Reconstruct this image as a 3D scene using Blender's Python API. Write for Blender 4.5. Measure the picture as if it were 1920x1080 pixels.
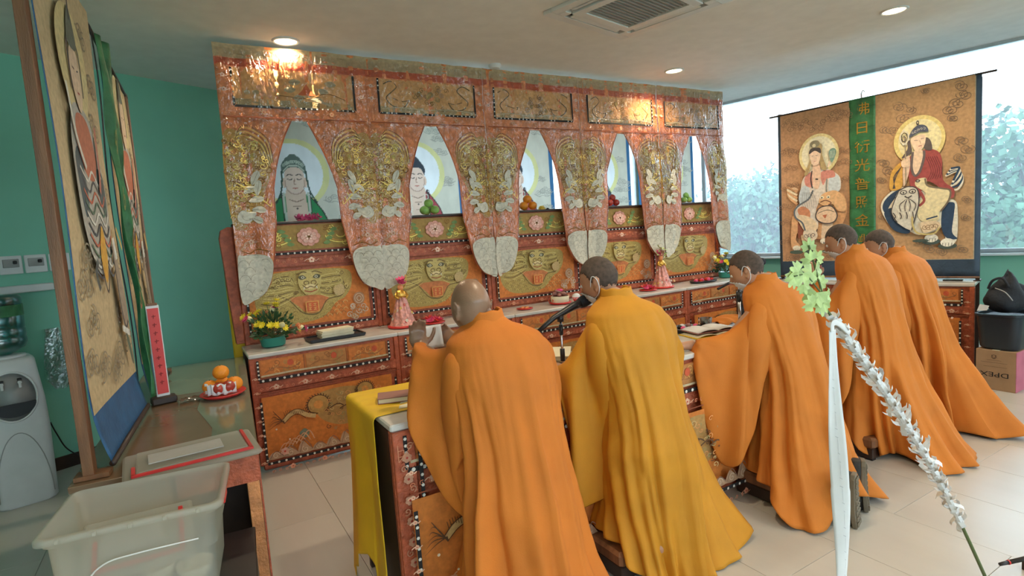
import bpy, bmesh, math, random
from mathutils import Vector, Matrix, Quaternion, noise
from mathutils.geometry import tessellate_polygon
random.seed(7)
SC = bpy.context.scene
for o in list(bpy.data.objects): bpy.data.objects.remove(o)
COL = SC.collection
pi, sin, cos = math.pi, math.sin, math.cos

# ------------------------------------------------------------------ camera
cd = bpy.data.cameras.new('camera'); cam = bpy.data.objects.new('camera', cd); COL.objects.link(cam)
cd.sensor_width = 36; cd.lens = 36 * 1056.5 / 1920; cd.clip_start = .05; cd.clip_end = 300
def _cam(yaw, pitch, roll):
    f = Vector((sin(yaw)*cos(pitch), cos(yaw)*cos(pitch), sin(pitch))); r = Vector((cos(yaw), -sin(yaw), 0)); u = r.cross(f)
    r2 = cos(roll)*r + sin(roll)*u; u2 = -sin(roll)*r + cos(roll)*u
    return Matrix(((r2.x, u2.x, -f.x, 0), (r2.y, u2.y, -f.y, 0), (r2.z, u2.z, -f.z, 1.6), (0, 0, 0, 1)))
cam.matrix_world = _cam(0.52945, -0.098777, -0.0687556)
SC.camera = cam
# ------------------------------------------------------------------ world, exposure
SC.view_settings.view_transform = 'Standard'; SC.view_settings.look = 'None'
SC.view_settings.exposure = 0.5; SC.view_settings.gamma = 1; SC.view_settings.use_curve_mapping = False
W = bpy.data.worlds.new('overcast_sky'); SC.world = W; W.use_nodes = True
nt = W.node_tree; nt.nodes.clear()
wo = nt.nodes.new('ShaderNodeOutputWorld'); wb = nt.nodes.new('ShaderNodeBackground'); wr = nt.nodes.new('ShaderNodeValToRGB')
tc = nt.nodes.new('ShaderNodeTexCoord'); sx = nt.nodes.new('ShaderNodeSeparateXYZ'); mr = nt.nodes.new('ShaderNodeMapRange')
nt.links.new(tc.outputs['Generated'], sx.inputs[0]); nt.links.new(sx.outputs['Z'], mr.inputs['Value'])
mr.inputs['From Min'].default_value = -.3; mr.inputs['From Max'].default_value = 1
nt.links.new(mr.outputs[0], wr.inputs[0]); nt.links.new(wr.outputs[0], wb.inputs[0]); nt.links.new(wb.outputs[0], wo.inputs[0])
cr = wr.color_ramp; cr.elements[0].position = .15; cr.elements[0].color = (.62, .74, .80, 1)
cr.elements[1].position = .9; cr.elements[1].color = (.60, .78, 1, 1)
e = cr.elements.new(.35); e.color = (.74, .88, 1, 1)
wb.inputs['Strength'].default_value = 5.0
HAZE = .03
LAMP_W = 66.0          # watts of each recessed ceiling light

# ------------------------------------------------------------------ materials
M = {}
def newmat(name):
    m = bpy.data.materials.new(name); m.use_nodes = True; M[name] = m
    return m, m.node_tree, m.node_tree.nodes['Principled BSDF']
def N(t, typ, **kw):
    n = t.nodes.new(typ)
    for k, v in kw.items():
        if k in n.inputs: n.inputs[k].default_value = v
        else: setattr(n, k, v)
    return n
def rgba(c): return (c[0], c[1], c[2], 1)
def mat(name, col, rough=.6, metal=0, var=.12, scale=8, bump=0, bscale=60, stretch=(1, 1, 1), col2=None, emit=0, trans=0, alpha=1, sheen=0, spec=None, coat=0):
    """plain procedural material: base colour broken up by noise, optional noise relief"""
    m, t, b = newmat(name)
    b.inputs['Roughness'].default_value = rough; b.inputs['Metallic'].default_value = metal
    tcn = N(t, 'ShaderNodeTexCoord'); mp = N(t, 'ShaderNodeMapping'); mp.inputs['Scale'].default_value = stretch
    t.links.new(tcn.outputs['Object'], mp.inputs[0])
    no = N(t, 'ShaderNodeTexNoise', Scale=scale, Detail=4.0); t.links.new(mp.outputs[0], no.inputs['Vector'])
    mx = N(t, 'ShaderNodeMix', data_type='RGBA'); c2 = col2 or tuple(x * (1 - var) * .97 for x in col); c1 = col if col2 else tuple(min(1, x * (1 + var * .6)) for x in col)
    mx.inputs[6].default_value = rgba(c1); mx.inputs[7].default_value = rgba(c2)
    rp = N(t, 'ShaderNodeMapRange'); rp.inputs['From Min'].default_value = .3; rp.inputs['From Max'].default_value = .7
    t.links.new(no.outputs[0], rp.inputs[0]); t.links.new(rp.outputs[0], mx.inputs[0]); t.links.new(mx.outputs[2], b.inputs['Base Color'])
    if bump:
        n2 = N(t, 'ShaderNodeTexNoise', Scale=bscale, Detail=3.0); t.links.new(mp.outputs[0], n2.inputs['Vector'])
        bp = N(t, 'ShaderNodeBump', Strength=bump, Distance=.01); t.links.new(n2.outputs[0], bp.inputs['Height']); t.links.new(bp.outputs[0], b.inputs['Normal'])
    if emit: b.inputs['Emission Color'].default_value = rgba(col); b.inputs['Emission Strength'].default_value = emit
    if trans: b.inputs['Transmission Weight'].default_value = trans
    if alpha < 1: b.inputs['Alpha'].default_value = alpha
    if sheen: b.inputs['Sheen Weight'].default_value = sheen; b.inputs['Sheen Roughness'].default_value = .5
    if spec is not None: b.inputs['Specular IOR Level'].default_value = spec
    if coat: b.inputs['Coat Weight'].default_value = coat; b.inputs['Coat Roughness'].default_value = .15
    return m
def inkmat(name, rough, metal, bump, sc):
    m, t, b = newmat(name); a = N(t, 'ShaderNodeAttribute', attribute_name='Col')
    tcn = N(t, 'ShaderNodeTexCoord'); no = N(t, 'ShaderNodeTexNoise', Scale=sc, Detail=3.0); t.links.new(tcn.outputs['Object'], no.inputs['Vector'])
    mx = N(t, 'ShaderNodeMix', data_type='RGBA', blend_type='MULTIPLY'); mx.inputs[0].default_value = 1
    rp = N(t, 'ShaderNodeMapRange'); rp.inputs['From Min'].default_value = .3; rp.inputs['From Max'].default_value = .7; rp.inputs['To Min'].default_value = .8; rp.inputs['To Max'].default_value = 1.1
    t.links.new(no.outputs[0], rp.inputs[0]); t.links.new(a.outputs['Color'], mx.inputs[6]); t.links.new(rp.outputs[0], mx.inputs[7]); t.links.new(mx.outputs[2], b.inputs['Base Color'])
    b.inputs['Roughness'].default_value = rough; b.inputs['Metallic'].default_value = metal
    if bump:
        bp = N(t, 'ShaderNodeBump', Strength=bump, Distance=.01); t.links.new(no.outputs[0], bp.inputs['Height']); t.links.new(bp.outputs[0], b.inputs['Normal'])
inkmat('ink', .75, 0, 0, 40); inkmat('gold_thread', .38, .25, .6, 120)

mat('ceiling_paint', (.78, .76, .72), .9, var=.03)
mat('wall_green', (.23, .56, .42), .8, var=.04, scale=2)
mat('sill_white', (.7, .78, .8), .5)
mat('alu', (.55, .6, .64), .4, .3)
mat('tile', (.52, .49, .44), .28, var=.16, scale=3, stretch=(1, .12, 1), col2=(.45, .42, .37), spec=.4)
mat('grout', (.22, .2, .17), .8)
mat('brocade_red', (.46, .105, .045), .5, var=.3, scale=30, bump=.5, bscale=90)
mat('brocade_orange', (.62, .24, .08), .5, var=.28, scale=22, bump=.5, bscale=90)
mat('brocade_peach', (.74, .24, .08), .5, var=.28, scale=26, bump=.5, bscale=80)
mat('header_tan', (.54, .40, .24), .8, var=.15, stretch=(1, 1, .2))
mat('marble_white', (.62, .60, .56), .2, var=.12, scale=6)
mat('dark_wood', (.035, .018, .012), .5, var=.4, scale=10)
mat('wood_brown', (.20, .085, .035), .5, var=.35, scale=6, stretch=(6, 6, .6), bump=.2)
mat('table_veneer', (.17, .105, .06), .25, var=.2, scale=3)
mat('table_cloth_green', (.19, .21, .15), .12, var=.2, scale=2)
mat('silk_blue', (.025, .11, .25), .5, var=.25, scale=12, bump=.2)
mat('silk_navy', (.03, .055, .09), .6, var=.25, scale=12, bump=.2)
mat('silk_green', (.035, .17, .06), .45, var=.4, scale=14, bump=.3)
mat('paper_cream', (.50, .38, .22), .85, var=.1, scale=5)
mat('paper_ochre', (.42, .25, .12), .85, var=.1, scale=5)
mat('paper_pale', (.55, .50, .40), .85, var=.1, scale=5)
mat('black_plastic', (.012, .012, .014), .4, bump=0)
mat('black_fabric', (.012, .015, .022), .8, var=.5, bump=.4)
mat('metal', (.6, .6, .62), .25, 1)
mat('white_plastic', (.68, .68, .67), .3, var=.04)
mat('grey_plastic', (.36, .36, .35), .5)
mat('robe_orange', (.58, .165, .014), .8, var=.10, scale=5, bump=.12, bscale=240)
mat('robe_orange_dark', (.55, .165, .014), .8, var=.10, scale=5, bump=.12, bscale=240)
mat('robe_yellow', (.56, .235, .008), .75, var=.10, scale=5, bump=.12, bscale=240)
mat('robe_lining', (.50, .16, .02), .8)
mat('skin', (.45, .23, .135), .48, var=.12, scale=14, bump=.08, bscale=160)
mat('skin_bald', (.28, .16, .10), .38, var=.18, scale=12, bump=.08, bscale=160)
mat('stubble', (.085, .056, .042), .7, var=.4, scale=60, bump=.5, bscale=900)
mat('mask_white', (.66, .68, .7), .8)
mat('cloth_yellow', (.80, .50, .015), .7, var=.1, scale=4, bump=.1, bscale=200)
mat('red_plastic', (.62, .035, .03), .3)
mat('red_paper', (.65, .05, .045), .5)
mat('orange_peel', (.85, .28, .015), .4, var=.15, bump=.3, bscale=220)
mat('red_fruit', (.45, .05, .03), .35, var=.4, scale=30)
mat('green_fruit', (.30, .55, .12), .35, var=.25, scale=20)
mat('yellow_fruit', (.75, .55, .05), .4, var=.25, scale=20)
mat('leaf_dark', (.025, .08, .025), .5, var=.5, scale=30)
mat('leaf_light', (.46, .60, .22), .5, var=.3, scale=30, sheen=.2)
mat('petal_yellow', (.85, .70, .04), .5, var=.2, scale=40)
mat('petal_cream', (.85, .78, .42), .5, var=.2, scale=40)
mat('petal_pink', (.75, .08, .22), .5, var=.2, scale=40)
mat('petal_orange', (.8, .3, .12), .5, var=.2, scale=40)
mat('pot_teal', (.02, .22, .17), .35)
mat('page', (.74, .68, .50), .8)
mat('white_paper', (.72, .72, .72), .8, var=.06)
mat('pinkbrown', (.32, .14, .12), .5)
mat('cardboard', (.36, .22, .12), .85)
mat('cardboard_pink', (.50, .14, .20), .85)
mat('bottle_glass_black', (.01, .014, .02), .25)
mat('tub_black', (.012, .02, .03), .35)
mat('lid_red', (.55, .03, .03), .4)
mat('tree_leaf', (.10, .20, .13), .8, var=.5, scale=1.5)
mat('bark', (.12, .11, .10), .9)
mat('pavement', (.74, .74, .72), .9, var=.1)
mat('grass', (.16, .24, .14), .95, var=.4, scale=.4)
mat('sole', (.16, .13, .09), .8, bump=.3)
mat('shoe_black', (.02, .018, .016), .7, bump=.3)
mat('gold_foil', (.75, .42, .08), .3, .8, bump=.6, bscale=60)
mat('stem', (.09, .13, .04), .6)
mat('screen_dark', (.02, .02, .022), .2)
mat('foil_pink', (.75, .35, .30), .3, .25, var=.4, scale=40, bump=.8, bscale=50)

def glassy(name, col, rough, fac, bump=0, bscale=20, stretch=(1, 1, 1), ior=1.45):
    """thin clear sheet: mostly see-through with real glossy reflections"""
    m, t, b = newmat(name); t.nodes.remove(b); out = [n for n in t.nodes if n.type == 'OUTPUT_MATERIAL'][0]
    tr = N(t, 'ShaderNodeBsdfTransparent'); tr.inputs[0].default_value = rgba(col)
    gl = N(t, 'ShaderNodeBsdfGlossy'); gl.inputs['Roughness'].default_value = rough; gl.inputs[0].default_value = (1, 1, 1, 1)
    mx = N(t, 'ShaderNodeMixShader'); fr = N(t, 'ShaderNodeFresnel', IOR=ior); ad = N(t, 'ShaderNodeMath', operation='ADD'); ad.inputs[1].default_value = fac
    t.links.new(fr.outputs[0], ad.inputs[0]); t.links.new(ad.outputs[0], mx.inputs[0]); t.links.new(tr.outputs[0], mx.inputs[1]); t.links.new(gl.outputs[0], mx.inputs[2]); t.links.new(mx.outputs[0], out.inputs[0])
    if bump:
        tcn = N(t, 'ShaderNodeTexCoord'); mp = N(t, 'ShaderNodeMapping'); mp.inputs['Scale'].default_value = stretch; t.links.new(tcn.outputs['Object'], mp.inputs[0])
        no = N(t, 'ShaderNodeTexNoise', Scale=bscale, Detail=2.0, Distortion=.6); t.links.new(mp.outputs[0], no.inputs['Vector'])
        bp = N(t, 'ShaderNodeBump', Strength=bump, Distance=.02); t.links.new(no.outputs[0], bp.inputs['Height']); t.links.new(bp.outputs[0], gl.inputs['Normal']); t.links.new(bp.outputs[0], fr.inputs['Normal'])
    return m
glassy('window_glass', (.93, .97, .97), .01, 0)
glassy('clear_plastic', (.985, .97, .95), .10, .05, 1.0, 22, (2.2, 2.2, .6), 1.25)
glassy('clear_bag', (.80, .82, .82), .2, .12, .8, 20)
glassy('clear_bottle', (.16, .50, .50), .25, .12)
m, t, b = newmat('paper_pale_back'); out = [n for n in t.nodes if n.type == 'OUTPUT_MATERIAL'][0]; tl = N(t, 'ShaderNodeBsdfTranslucent'); mx = N(t, 'ShaderNodeMixShader'); mx.inputs[0].default_value = .6
b.inputs['Base Color'].default_value = (.7, .66, .58, 1); no = N(t, 'ShaderNodeTexNoise', Scale=8.0); cr2 = N(t, 'ShaderNodeValToRGB'); cr2.color_ramp.elements[0].color = (.72, .68, .6, 1); cr2.color_ramp.elements[1].color = (.88, .85, .78, 1)
t.links.new(no.outputs[0], cr2.inputs[0]); t.links.new(cr2.outputs[0], tl.inputs[0]); t.links.new(cr2.outputs[0], b.inputs['Base Color']); t.links.new(b.outputs[0], mx.inputs[1]); t.links.new(tl.outputs[0], mx.inputs[2]); t.links.new(mx.outputs[0], out.inputs[0])
# frosted box plastic: part see-through, part milky
m, t, b = newmat('frosted_plastic'); b.inputs['Base Color'].default_value = (.74, .74, .68, 1); b.inputs['Roughness'].default_value = .35
out = [n for n in t.nodes if n.type == 'OUTPUT_MATERIAL'][0]
tr = N(t, 'ShaderNodeBsdfTransparent'); tl = N(t, 'ShaderNodeBsdfTranslucent'); tl.inputs[0].default_value = (.6, .6, .52, 1)
m1 = N(t, 'ShaderNodeMixShader'); m2 = N(t, 'ShaderNodeMixShader'); m1.inputs[0].default_value = .55; m2.inputs[0].default_value = .42
no = N(t, 'ShaderNodeTexNoise', Scale=6.0); t.links.new(b.outputs[0], m1.inputs[1]); t.links.new(tl.outputs[0], m1.inputs[2])
t.links.new(tr.outputs[0], m2.inputs[1]); t.links.new(m1.outputs[0], m2.inputs[2]); t.links.new(m2.outputs[0], out.inputs[0])
bp = N(t, 'ShaderNodeBump', Strength=.05); t.links.new(no.outputs[0], bp.inputs['Height']); t.links.new(bp.outputs[0], b.inputs['Normal'])
m, t, b = newmat('lamp_glow'); b.inputs['Base Color'].default_value = (1, .9, .7, 1); b.inputs['Emission Color'].default_value = (1, .80, .48, 1); b.inputs['Emission Strength'].default_value = 9

# ------------------------------------------------------------------ mesh builder and objects
class MB:
    def __init__(s): s.v = []; s.f = []; s.m = []; s.c = []; s.mi = 0; s.xf = None; s.col = None
    def _p(s, p):
        p = Vector(p)
        if s.xf is not None: p = s.xf @ p
        s.v.append(p); return len(s.v) - 1
    def face(s, ids, flip=False):
        s.f.append(tuple(reversed(ids)) if flip else tuple(ids)); s.m.append(s.mi); s.c.append(s.col or (1, 1, 1))
    def box(s, c, d, rz=0, ch=0, R=None):
        """box with chamfered vertical and horizontal edges when ch > 0"""
        hx, hy, hz = d[0]/2, d[1]/2, d[2]/2; R = R or Matrix.Rotation(rz, 3, 'Z'); c = Vector(c)
        if ch <= 0:
            ids = [s._p(c + R @ Vector((x*hx, y*hy, z*hz))) for z in (-1, 1) for x, y in ((-1, -1), (1, -1), (1, 1), (-1, 1))]
            for q in ((3, 2, 1, 0), (4, 5, 6, 7), (0, 1, 5, 4), (1, 2, 6, 5), (2, 3, 7, 6), (3, 0, 4, 7)): s.face([ids[i] for i in q])
            return
        rings = []
        for z, k in ((-hz, ch), (-hz+ch, 0), (hz-ch, 0), (hz, ch)):
            x, y = hx - k, hy - k; kk = ch * .9
            rings.append([s._p(c + R @ Vector((px, py, z))) for px, py in ((-x+kk, -y), (x-kk, -y), (x, -y+kk), (x, y-kk), (x-kk, y), (-x+kk, y), (-x, y-kk), (-x, -y+kk))])
        s.loft(rings, cap=True)
    def loft(s, rings, closed=True, cap=False, cap0=None, cap1=None):
        n = len(rings[0])
        for a, b in zip(rings, rings[1:]):
            for i in range(n if closed else n-1):
                j = (i+1) % n; s.face((a[i], a[j], b[j], b[i]))
        if cap or cap0: s.face(list(reversed(rings[0])))
        if cap or cap1: s.face(rings[-1])
    def cyl(s, p0, p1, r0, r1=None, n=16, cap=True):
        s.tube([p0, p1], [r0, r0 if r1 is None else r1], n, cap)
    def tube(s, pts, rad, n=8, cap=True, flat=1, up=None):
        pts = [Vector(p) for p in pts]; rad = rad if isinstance(rad, (list, tuple)) else [rad]*len(pts); rings = []; prev = None
        for i, p in enumerate(pts):
            t = (pts[min(i+1, len(pts)-1)] - pts[max(i-1, 0)]); t = t.normalized() if t.length > 1e-9 else Vector((0, 0, 1))
            a = prev - t*prev.dot(t) if prev is not None else (Vector(up) if up else (Vector((0, 0, 1)) if abs(t.z) < .9 else Vector((1, 0, 0))))
            a = a - t*a.dot(t); a.normalize(); prev = a; b = t.cross(a)
            rings.append([s._p(p + (a*cos(2*pi*k/n) + b*sin(2*pi*k/n)*flat)*rad[i]) for k in range(n)])
        s.loft(rings, cap=cap)
    def lathe(s, prof, c=(0, 0, 0), n=24, sx=1, sy=1, cap=True, R=None):
        c = Vector(c); R = R or Matrix.Identity(3)
        rings = [[s._p(c + R @ Vector((r*cos(2*pi*k/n)*sx, r*sin(2*pi*k/n)*sy, z))) for k in range(n)] for r, z in prof]
        s.loft(rings, cap=cap)
    def ball(s, c, r, n=12, m=8, R=None):
        r = r if isinstance(r, (tuple, list)) else (r, r, r); c = Vector(c); R = R or Matrix.Identity(3)
        rings = []
        for j in range(m+1):
            a = -pi/2 + pi*j/m; rr = max(cos(a), .02)
            rings.append([s._p(c + R @ Vector((r[0]*rr*cos(2*pi*k/n), r[1]*rr*sin(2*pi*k/n), r[2]*sin(a)))) for k in range(n)])
        s.loft(rings, cap=True)
    def grid(s, fn, nu, nv, closed=False):
        """fn(a, b) with a, b in 0..1"""
        rows = [[s._p(fn(i/(nu if closed else nu), j/nv)) for i in range(nu if closed else nu+1)] for j in range(nv+1)]
        s.loft(rows, closed=closed); return rows
    def prism(s, pts, z0, z1, ax=None):
        """flat outline extruded; ax maps (x, y, z) to space"""
        ax = ax or (lambda x, y, z: (x, y, z))
        a = [s._p(ax(x, y, z0)) for x, y in pts]; b = [s._p(ax(x, y, z1)) for x, y in pts]
        tri = tessellate_polygon([[Vector((x, y, 0)) for x, y in pts]])
        for t_ in tri: s.face([a[i] for i in reversed(t_)]); s.face([b[i] for i in t_])
        n = len(pts)
        for i in range(n): j = (i+1) % n; s.face((a[i], a[j], b[j], b[i]))
    def build(s, name, mats, parent=None, world=False, smooth=False, bevel=0, solid=0, sub=0, use_col=False, angle=None):
        me = bpy.data.meshes.new(name)
        inv = None
        if parent is not None and world: inv = wm(parent).inverted()
        me.from_pydata([tuple(inv @ p) if inv else tuple(p) for p in s.v], [], s.f)
        for k in (mats if isinstance(mats, (list, tuple)) else [mats]): me.materials.append(M[k])
        me.polygons.foreach_set('material_index', s.m)
        if use_col:
            ca = me.color_attributes.new('Col', 'FLOAT_COLOR', 'CORNER'); buf = []
            for p, c in zip(me.polygons, s.c): buf += [c[0], c[1], c[2], 1.0] * p.loop_total
            ca.data.foreach_set('color', buf)
        if smooth: me.polygons.foreach_set('use_smooth', [True]*len(me.polygons))
        if angle: me.set_sharp_from_angle(angle=math.radians(angle))
        me.update(); me.validate()
        o = bpy.data.objects.new(name, me); COL.objects.link(o)
        if parent is not None: o.parent = parent
        if sub: q = o.modifiers.new('sub', 'SUBSURF'); q.levels = sub; q.render_levels = sub
        if solid: q = o.modifiers.new('thick', 'SOLIDIFY'); q.thickness = solid; q.offset = 0
        if bevel: q = o.modifiers.new('bevel', 'BEVEL'); q.width = bevel; q.segments = 2; q.limit_method = 'ANGLE'
        return o
def wm(o):
    m = o.matrix_basis
    while o.parent: o = o.parent; m = o.matrix_basis @ m
    return m
def recalc(o):
    bm = bmesh.new(); bm.from_mesh(o.data); bmesh.ops.recalc_face_normals(bm, faces=bm.faces); bm.to_mesh(o.data); bm.free()
def tag(o, label=None, cat=None, group=None, kind=None):
    if label: o['label'] = label
    if cat: o['category'] = cat
    if group: o['group'] = group
    if kind: o['kind'] = kind
    return o
def thing(name, label, cat, loc=(0, 0, 0), rz=0, group=None):
    o = bpy.data.objects.new(name, None); COL.objects.link(o); o.empty_display_size = .1
    o.location = loc; o.rotation_euler = (0, 0, rz); return tag(o, label, cat, group)
def struct(mb, name, mats, **k): return tag(mb.build(name, mats, **k), kind='structure')
def dup(root, loc=None, rz=None, label=None, group=None):
    def cp(o, par):
        c = o.copy(); COL.objects.link(c)
        if par is not None: c.parent = par
        for ch in [x for x in list(COL.objects) if x.parent == o]: cp(ch, c)
        return c
    r = cp(root, None)
    if loc is not None: r.location = loc
    if rz is not None: r.rotation_euler = (0, 0, rz)
    return tag(r, label, None, group)
def catmull(pts, closed=False, k=6):
    pts = [tuple(p) for p in pts]; n = len(pts); out = []
    if n < 3: return pts
    rng = range(n) if closed else range(n-1)
    for i in rng:
        P = [pts[(i+d) % n] if closed else pts[min(max(i+d, 0), n-1)] for d in (-1, 0, 1, 2)]
        for s_ in range(k):
            t_ = s_/k
            out.append(tuple(.5*((2*b) + (-a+c)*t_ + (2*a-5*b+4*c-d)*t_*t_ + (-a+3*b-3*c+d)*t_**3) for a, b, c, d in zip(*P)))
    if not closed: out.append(pts[-1])
    return out
def lerp_tab(tab, x):
    if x <= tab[0][0]: return tab[0][1]
    for (a, b), (c, d) in zip(tab, tab[1:]):
        if x <= c: return b + (d-b)*(x-a)/(c-a)
    return tab[-1][1]

# ------------------------------------------------------------------ flat print: coloured outlines and brush strokes laid on a sheet
class Art:
    def __init__(s, dz=.00035): s.it = []; s.n = 0; s.dz = dz; s.mat = 0; s.tf = lambda u, v: (u, v)
    def fill(s, pts, col, smooth=False, k=5):
        p = catmull(pts, True, k) if smooth else list(pts); s.it.append(('f', [s.tf(*q) for q in p], col, s.mat))
    def line(s, pts, w, col, smooth=True, closed=False, k=5, taper=0):
        p = catmull(pts, closed, k) if smooth else list(pts)
        if closed: p = p + [p[0]]
        s.it.append(('l', [s.tf(*q) for q in p], col, s.mat, w, taper))
    def circ(s, x, y, rx, ry, col, n=20, a0=0, a1=360):
        s.fill([(x + rx*cos(math.radians(a0 + (a1-a0)*i/n)), y + ry*sin(math.radians(a0 + (a1-a0)*i/n))) for i in range(n if a1-a0 >= 360 else n+1)], col)
    def ring(s, x, y, rx, ry, w, col, n=24, a0=0, a1=360):
        s.line([(x + rx*cos(math.radians(a0 + (a1-a0)*i/n)), y + ry*sin(math.radians(a0 + (a1-a0)*i/n))) for i in range(n+1)], w, col, smooth=False)
    def rect(s, x0, y0, x1, y1, col): s.fill([(x0, y0), (x1, y0), (x1, y1), (x0, y1)], col)
    def spiral(s, x, y, r, turns, w, col, ph=0, sy=1, d=1):
        n = int(14*turns); s.line([(x + d*r*(1-.85*i/n)*cos(ph + 2*pi*turns*i/n), y + sy*r*(1-.85*i/n)*sin(ph + 2*pi*turns*i/n)) for i in range(n+1)], w, col, smooth=False)
    def cloud(s, x, y, r, w, col, rnd=random, fillc=None):
        """a lobed scroll cloud with inner spirals"""
        for i in range(3):
            cx, cy = x + (i-1)*r*1.1, y + (.35*r if i == 1 else 0)
            if fillc: s.circ(cx, cy, r*.8, r*.62, fillc, 12)
            s.spiral(cx, cy, r*.8, 1.6, w, col, rnd.uniform(0, 6), .78, rnd.choice((-1, 1)))
        s.line([(x-2.2*r, y-.2*r), (x-r, y-.75*r), (x, y-.5*r), (x+1.1*r, y-.8*r), (x+2.3*r, y-.3*r)], w, col)
    def flower(s, x, y, r, col, c2, n=6, sq=1):
        for i in range(n):
            a = 2*pi*i/n + .3; s.circ(x + r*.55*cos(a), y + r*.55*sin(a)*sq, r*.45, r*.4*sq, col, 8)
        s.circ(x, y, r*.25, r*.25*sq, c2, 8)
    def build(s, name, fn, parent, h0=.001, maxe=None, world=False):
        """fn(u, v, h) -> point"""
        mb = MB(); h = h0
        for it in s.it:
            h += s.dz; mb.col = it[2]; mb.mi = it[3]
            if it[0] == 'f':
                pts = it[1]; tri = tessellate_polygon([[Vector((x, y, 0)) for x, y in pts]]); tris = [[pts[i] for i in t_] for t_ in tri]
                if maxe:
                    outt = []; st = tris
                    while st:
                        t_ = st.pop(); L = [math.dist(t_[i], t_[(i+1) % 3]) for i in range(3)]; q = max(range(3), key=lambda i: L[i])
                        if L[q] > maxe:
                            a, b, c = t_[q], t_[(q+1) % 3], t_[(q+2) % 3]; mm = ((a[0]+b[0])/2, (a[1]+b[1])/2); st += [[a, mm, c], [mm, b, c]]
                        else: outt.append(t_)
                    tris = outt
                ids = {}
                for t_ in tris:
                    q = []
                    ar = (t_[1][0]-t_[0][0])*(t_[2][1]-t_[0][1]) - (t_[2][0]-t_[0][0])*(t_[1][1]-t_[0][1])
                    if abs(ar) < 1e-12: continue
                    if ar < 0: t_ = t_[::-1]
                    for p in t_:
                        k = (round(p[0], 6), round(p[1], 6))
                        if k not in ids: ids[k] = mb._p(fn(p[0], p[1], h))
                        q.append(ids[k])
                    if len(set(q)) == 3: mb.face(q)
            else:
                pts, w, tp = it[1], it[4], it[5]; n = len(pts); prev = None
                for i, p in enumerate(pts):
                    a = pts[max(i-1, 0)]; b = pts[min(i+1, n-1)]; dx, dy = b[0]-a[0], b[1]-a[1]; L = math.hypot(dx, dy) or 1
                    ww = w/2 * (1 if not tp else (.15 + .85*min(1, (n-1-i)/(n*tp+1e-6)))); nx, ny = -dy/L*ww, dx/L*ww
                    c = (mb._p(fn(p[0]+nx, p[1]+ny, h)), mb._p(fn(p[0]-nx, p[1]-ny, h)))
                    if prev: mb.face((prev[0], prev[1], c[1], c[0]))
                    prev = c
        return mb.build(name, ['ink', 'gold_thread'], parent, use_col=True, world=world)
def plane_fn(O, U, Nn, V=(0, 0, 1)):
    O, U, Nn, V = Vector(O), Vector(U), Vector(Nn), Vector(V)
    return lambda u, v, h=0: O + U*u + V*v + Nn*h

# ================================================================== ROOM
CZ = 3.15
A = Vector((-3.5, 4.29)); B = Vector((.95, 6.42)); Cc = Vector((6.25, 6.42)); D = Vector((8.59, -3.5)); E_ = Vector((-3.5, -3.5))
t_floor = MB(); t_floor.prism([(E_.x-.2, E_.y-.2), (D.x+.3, D.y-.2), (Cc.x+.3, Cc.y+.3), (B.x, B.y+.3), (A.x-.2, A.y+.3)], -.12, -.006)
floor = struct(t_floor, 'floor', 'grout')
tile = MB(); tile.box((0, 0, -.005), (.483, .968, .010), ch=.0008)
first = None; TX, TY = .485, .97
for i in range(-6, 17):
    for j in range(-1, 7):
        x = 3.065 + (i-5)*TX - TX/2 + TX; y = j*TY + (.0 if i % 2 else TY/2)
        if not (-2.4 < x < 8.3 and .2 < y < 6.2): continue
        # rough test: only tiles the room holds
        if y > 4.29 + .4787*(x+3.5) + .3: continue
        if x > 6.25 + .2357*(6.42-y) - .2: continue
        if first is None:
            o = tile.build('floor_tile', 'tile', floor); first = o
        else:
            o = first.copy(); COL.objects.link(o); o.parent = floor
        o.location = (x, y, 0)
# the rest of the floor behind the camera and at the far edges
t = MB(); t.box((2.5, -1.9, -.007), (12.2, 3.4, .006)); t.build('floor_surface', 'tile', floor)
t = MB(); t.prism([(E_.x-.2, E_.y-.2), (D.x+.3, D.y-.2), (Cc.x+.3, Cc.y+.3), (B.x, B.y+.3), (A.x-.2, A.y+.3)], CZ, CZ+.15)
ceil = struct(t, 'ceiling', 'ceiling_paint')
def wallseg(mb, a, b, z0, z1, th=.15, s0=0, s1=None):
    a = Vector((a[0], a[1])); b = Vector((b[0], b[1])); L = (b-a).length; d = (b-a)/L; n = Vector((-d.y, d.x)); s1 = L if s1 is None else s1
    p = a + d*((s0+s1)/2) + n*th/2
    mb.box((p.x, p.y, (z0+z1)/2), (s1-s0, th, z1-z0), math.atan2(d.y, d.x))
w = MB(); wallseg(w, B, A, 0, CZ); w.v = w.v  # outward side
w = MB(); wallseg(w, A, B, 0, CZ); struct(w, 'wall_left', 'wall_green')
w = MB(); wallseg(w, E_, A, 0, CZ, .15); struct(w, 'wall_far_left', 'wall_green')
w = MB(); LR = (E_-D).length; wallseg(w, D, E_, 0, .9); wallseg(w, D, E_, .9, CZ, s1=.5); wallseg(w, D, E_, .9, CZ, s0=LR-1.2); wallseg(w, D, E_, 3.0, CZ, s0=.5, s1=LR-1.2); struct(w, 'wall_rear', 'wall_green')  # gap above the low wall takes the added rear window
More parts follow.
